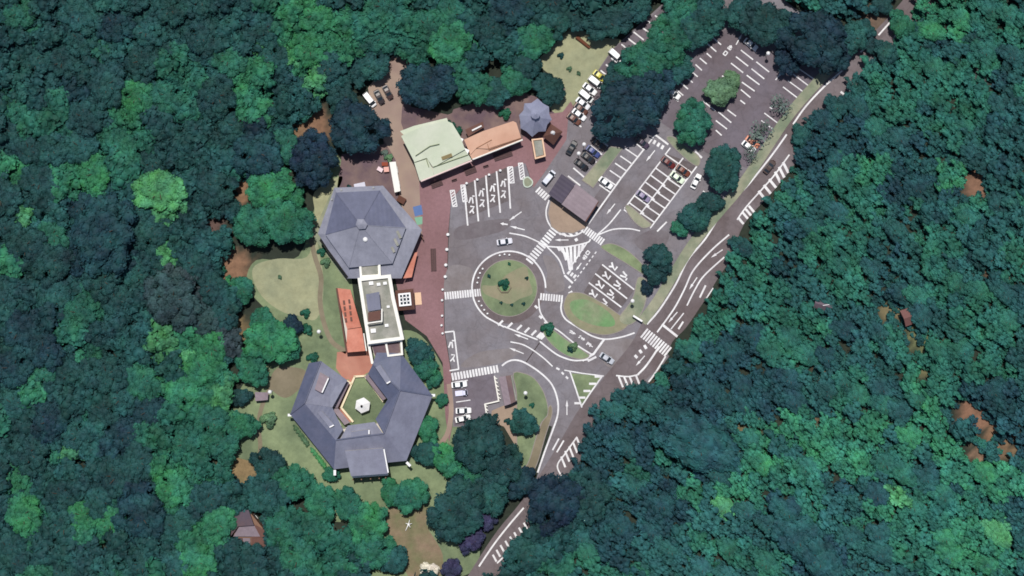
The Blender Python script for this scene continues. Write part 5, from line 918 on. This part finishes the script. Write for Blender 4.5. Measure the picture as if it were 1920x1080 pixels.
inview = lambda q: -q[2] * .5 < q[0] < 1920 + q[2] * .5 and -q[2] * .5 < q[1] < 1080 + q[2] * .5
cand = sorted([q for q in auto if inview(q)], key=lambda q: -q[2]); NIND = 215
indiv = set([q for q in cand if not isright(q[0], q[1])][:115] + [q for q in cand if isright(q[0], q[1])][:100])
def where(px, py):
    h = ('far-left' if px < 200 else 'left' if px < 420 else 'centre-left' if px < 700 else 'central' if px < 1150 else 'centre-right' if px < 1450 else 'right' if px < 1720 else 'far-right')
    v = ('topmost' if py < 180 else 'upper' if py < 430 else 'mid-height' if py < 650 else 'lower' if py < 880 else 'bottom')
    return h, v
LAB = {}
for q in sorted(indiv):
    key = tone_at(q[0], q[1]); h, v = where(q[0], q[1]); sz = 'very broad' if q[2] > 38 else 'broad' if q[2] > 29 else 'mid-sized'
    right = isright(q[0], q[1])
    t_ = tree(q[0], q[1], q[2] * (.94 if right else 1.12), key, f'{sz} {TONE[key]} forest tree in the {v} {h} canopy', f'{TONE[key]} trees in the {v} {h} canopy', var=CROWNL[NT[0] % 3] if right else None, rot=-40 + random.uniform(-14, 14) if right else None, hf=random.uniform(1.0, 1.2), blend=(.12 if key in ('lime', 'bgreen') else .5 if key in ('navy', 'brown') else .3) + (.2 if right else 0), gain=(1.5 if q[0] > 1300 and q[1] > 770 else 1.3) if right else 1.0)
    LAB.setdefault(t_['label'], []).append((q[0], t_))
ORD = ['leftmost', 'second from the left', 'third from the left', 'fourth from the left', 'fifth from the left', 'sixth from the left', 'seventh from the left', 'eighth from the left', 'ninth from the left', 'tenth from the left']
for l_, ts_ in LAB.items():
    if len(ts_) > 1:
        for i, (x_, t_) in enumerate(sorted(ts_, key=lambda a: a[0])): t_['label'] = (l_ + ', ' + ORD[min(i, 9)])
# the rest of the forest as one mass
rest = [q for q in auto if q not in indiv]
for x, y, r, c in SOIL:
    for _ in range(int(r * .55)):
        a_ = random.uniform(0, 6.28); d_ = r * random.uniform(.55, 1.25); q = (x + d_ * math.cos(a_), y + d_ * math.sin(a_), random.uniform(3, 7))
        if not inpoly(q[0], q[1], HULL): rest.append(q)
SM = [crown_arrays(gen, nl, lv, 1.0, .22, .8, (.24, .44), True, 1) for nl, lv in ((10, 250), (12, 270), (11, 260), (14, 280))]; SML = [crown_arrays(gen, nl, lv, 1.5, .22, .8, (.22, .42), True, 1) for nl, lv in ((9, 190), (10, 200), (12, 210))]
tv, tf = [], []
trk = np.array([(math.cos(a) * r_, math.sin(a) * r_, z) for z, r_ in ((-.2, .07), (.6, .04)) for a in (0, 1.57, 3.14, 4.71)]); trf = np.array([[0, 1, 5, 4], [1, 2, 6, 5], [2, 3, 7, 6], [3, 0, 4, 7]])
def mass(lst, name, label):
    VV, QQ, TT, CC = [], [], [], []; b = 0
    for i, (px, py, r) in enumerate(lst):
        right = isright(px, py); R_ = r * S * (1.0 if right else 1.12); H_ = (.9 * R_ + (3.4 if r > 9 else .5)) * random.uniform(.86, 1.16); p = P(px, py, 5); g = hz(p.x, p.y); p = P(px, py, g + H_ * .9); g = hz(p.x, p.y)
        V, Fq, Ft = (SML if right else SM)[i % (3 if right else 4)]; a = R(-40 + random.uniform(-15, 15)) if right else random.uniform(0, 6.28); ca, sa = math.cos(a), math.sin(a)
        W_ = V * np.array([R_ * 1.16, R_ * 1.16, R_ * .62]); W_ = np.stack([W_[:, 0] * ca - W_[:, 1] * sa + p.x, W_[:, 0] * sa + W_[:, 1] * ca + p.y, W_[:, 2] + g + H_ * .52], 1)
        VV.append(W_); QQ.append(Fq + b); TT.append(Ft + b); b += len(W_); CC.append(np.tile(lcol(tone_at(px, py), .16, .42 if right else .3, (1.55 if px > 1300 and py > 770 else 1.3) if right else 1.0), (len(W_), 1)))
        tk = trk * np.array([H_, H_, H_ * .9]) + np.array([p.x, p.y, g]); VV.append(tk); QQ.append(trf + b); b += 8; CC.append(np.tile((.05, .04, .035, 1), (8, 1)))
    obj(name, np_mesh(name, np.concatenate(VV), np.concatenate(QQ), np.concatenate(TT), LEAFS, np.concatenate(CC)), kind='stuff', label=label)
mass(rest, 'forest_canopy', 'smaller trees filling the closed forest canopy around the site')
import sys; print('TREES', len(HT), len(indiv), len(rest), file=sys.stderr)
# shrubs and hedges
def bush(px, py, r, key, label, z=0.0, name='shrub', sx=1.0, rot=0.0, group=None):
    t = thing(name, label, 'hedge' if 'hedge' in name else 'shrub', (P(px, py).x, P(px, py).y, z), R(rot), group); R_ = r * S
    f = obj('foliage', BUSH[int(px) % 2], t); f.scale = (R_ * sx, R_, R_ * .8); f.location = (0, 0, R_ * .25); f.color = lcol(key, .1)
    k = obj('stem', TRUNK, t); k.scale = (R_ * .5, R_ * .5, R_ * .7)
for a in ((946, 533, 10, 'green', 'round shrub on the roundabout monument', .8), (1028, 617, 12, 'green', 'large shrub at the upper end of the long planted island', .15), (1076, 650, 8, 'olive', 'olive shrub at the lower end of the long planted island', .15), (1069, 655, 6, 'dteal', 'dark shrub beside the olive one on the long planted island', .15), (917, 518, 3.5, 'dteal', 'small clipped shrub on the upper left of the roundabout', .18), (988, 522, 3.5, 'dteal', 'small clipped shrub on the right of the roundabout', .18), (940, 568, 3, 'dteal', 'small clipped shrub on the lower left of the roundabout', .18), (982, 570, 3.5, 'dteal', 'small clipped shrub on the lower right of the roundabout', .18), (960, 572, 3, 'dteal', 'small clipped shrub at the bottom of the roundabout', .18),
          (955, 495, 3, 'green', 'small clipped shrub at the top of the roundabout', .18), (574, 588, 9, 'green', 'round shrub right of the plum tree', 0), (577, 618, 10, 'green', 'round shrub below the other one right of the plum tree', 0), (525, 520, 4, 'olive', 'tiny shrub in the middle of the dry lawn', 0), (604, 473, 8, 'green', 'shrub at the lower left corner of the upper hall', 0), (612, 460, 7, 'green', 'shrub along the lower left wall of the upper hall', 0), (612, 493, 9, 'olive', 'olive shrub below the shrubs of the upper hall wall', 0), (588, 672, 11, 'green', 'shrub at the top left corner of the ring hall', 0), (506, 788, 15, 'olive', 'low olive shrub with dark rim on the path left of the ring hall', 0), (655, 352, 5, 'dteal', 'dark shrub at the top left of the upper hall', 0), (730, 297, 8, 'olive', 'olive shrub at the end of the white shed', 0), (722, 288, 7, 'grey', 'grey shrub behind the white shed', 0), (845, 240, 12, 'green', 'green shrubbery behind the green roof', 0), (858, 248, 10, 'green', 'green shrub in the gap between the two coloured roofs', 0), (948, 215, 11, 'green', 'green shrub behind the apricot roof', 0),
          (930, 780, 5, 'dteal', 'small dark shrub on the sand by the toilet block', .05), (952, 790, 6, 'dteal', 'dark shrub left of the teal tree by the toilet block', .05), (998, 760, 5, 'green', 'small shrub on the grass bank', .18), (1020, 170, 8, 'dteal', 'shrub under the slate-teal tree', 0), (1052, 105, 6, 'dteal', 'dark shrub on the left of the meadow', 0), (1068, 130, 5, 'olive', 'olive shrub in the middle of the meadow', 0), (1085, 138, 4, 'olive', 'tiny olive shrub beside the meadow cars', 0)): bush(*a)
for i in range(6): x, y = lerp((552, 800), (578, 835), (i + .5) / 6); bush(x, y, 4.5, 'olive', '%s bush of the upper hedge along the ring hall' % ORD[i].replace('leftmost', 'first from the left'), 0, 'hedge_bush', 1.3, -52, 'upper hedge of the ring hall')
for i in range(6): x, y = lerp((584, 842), (610, 876), (i + .5) / 6); bush(x, y, 4.5, 'lime', '%s bush of the lower hedge along the ring hall' % ORD[i].replace('leftmost', 'first from the left'), 0, 'hedge_bush', 1.3, -52, 'lower hedge of the ring hall')
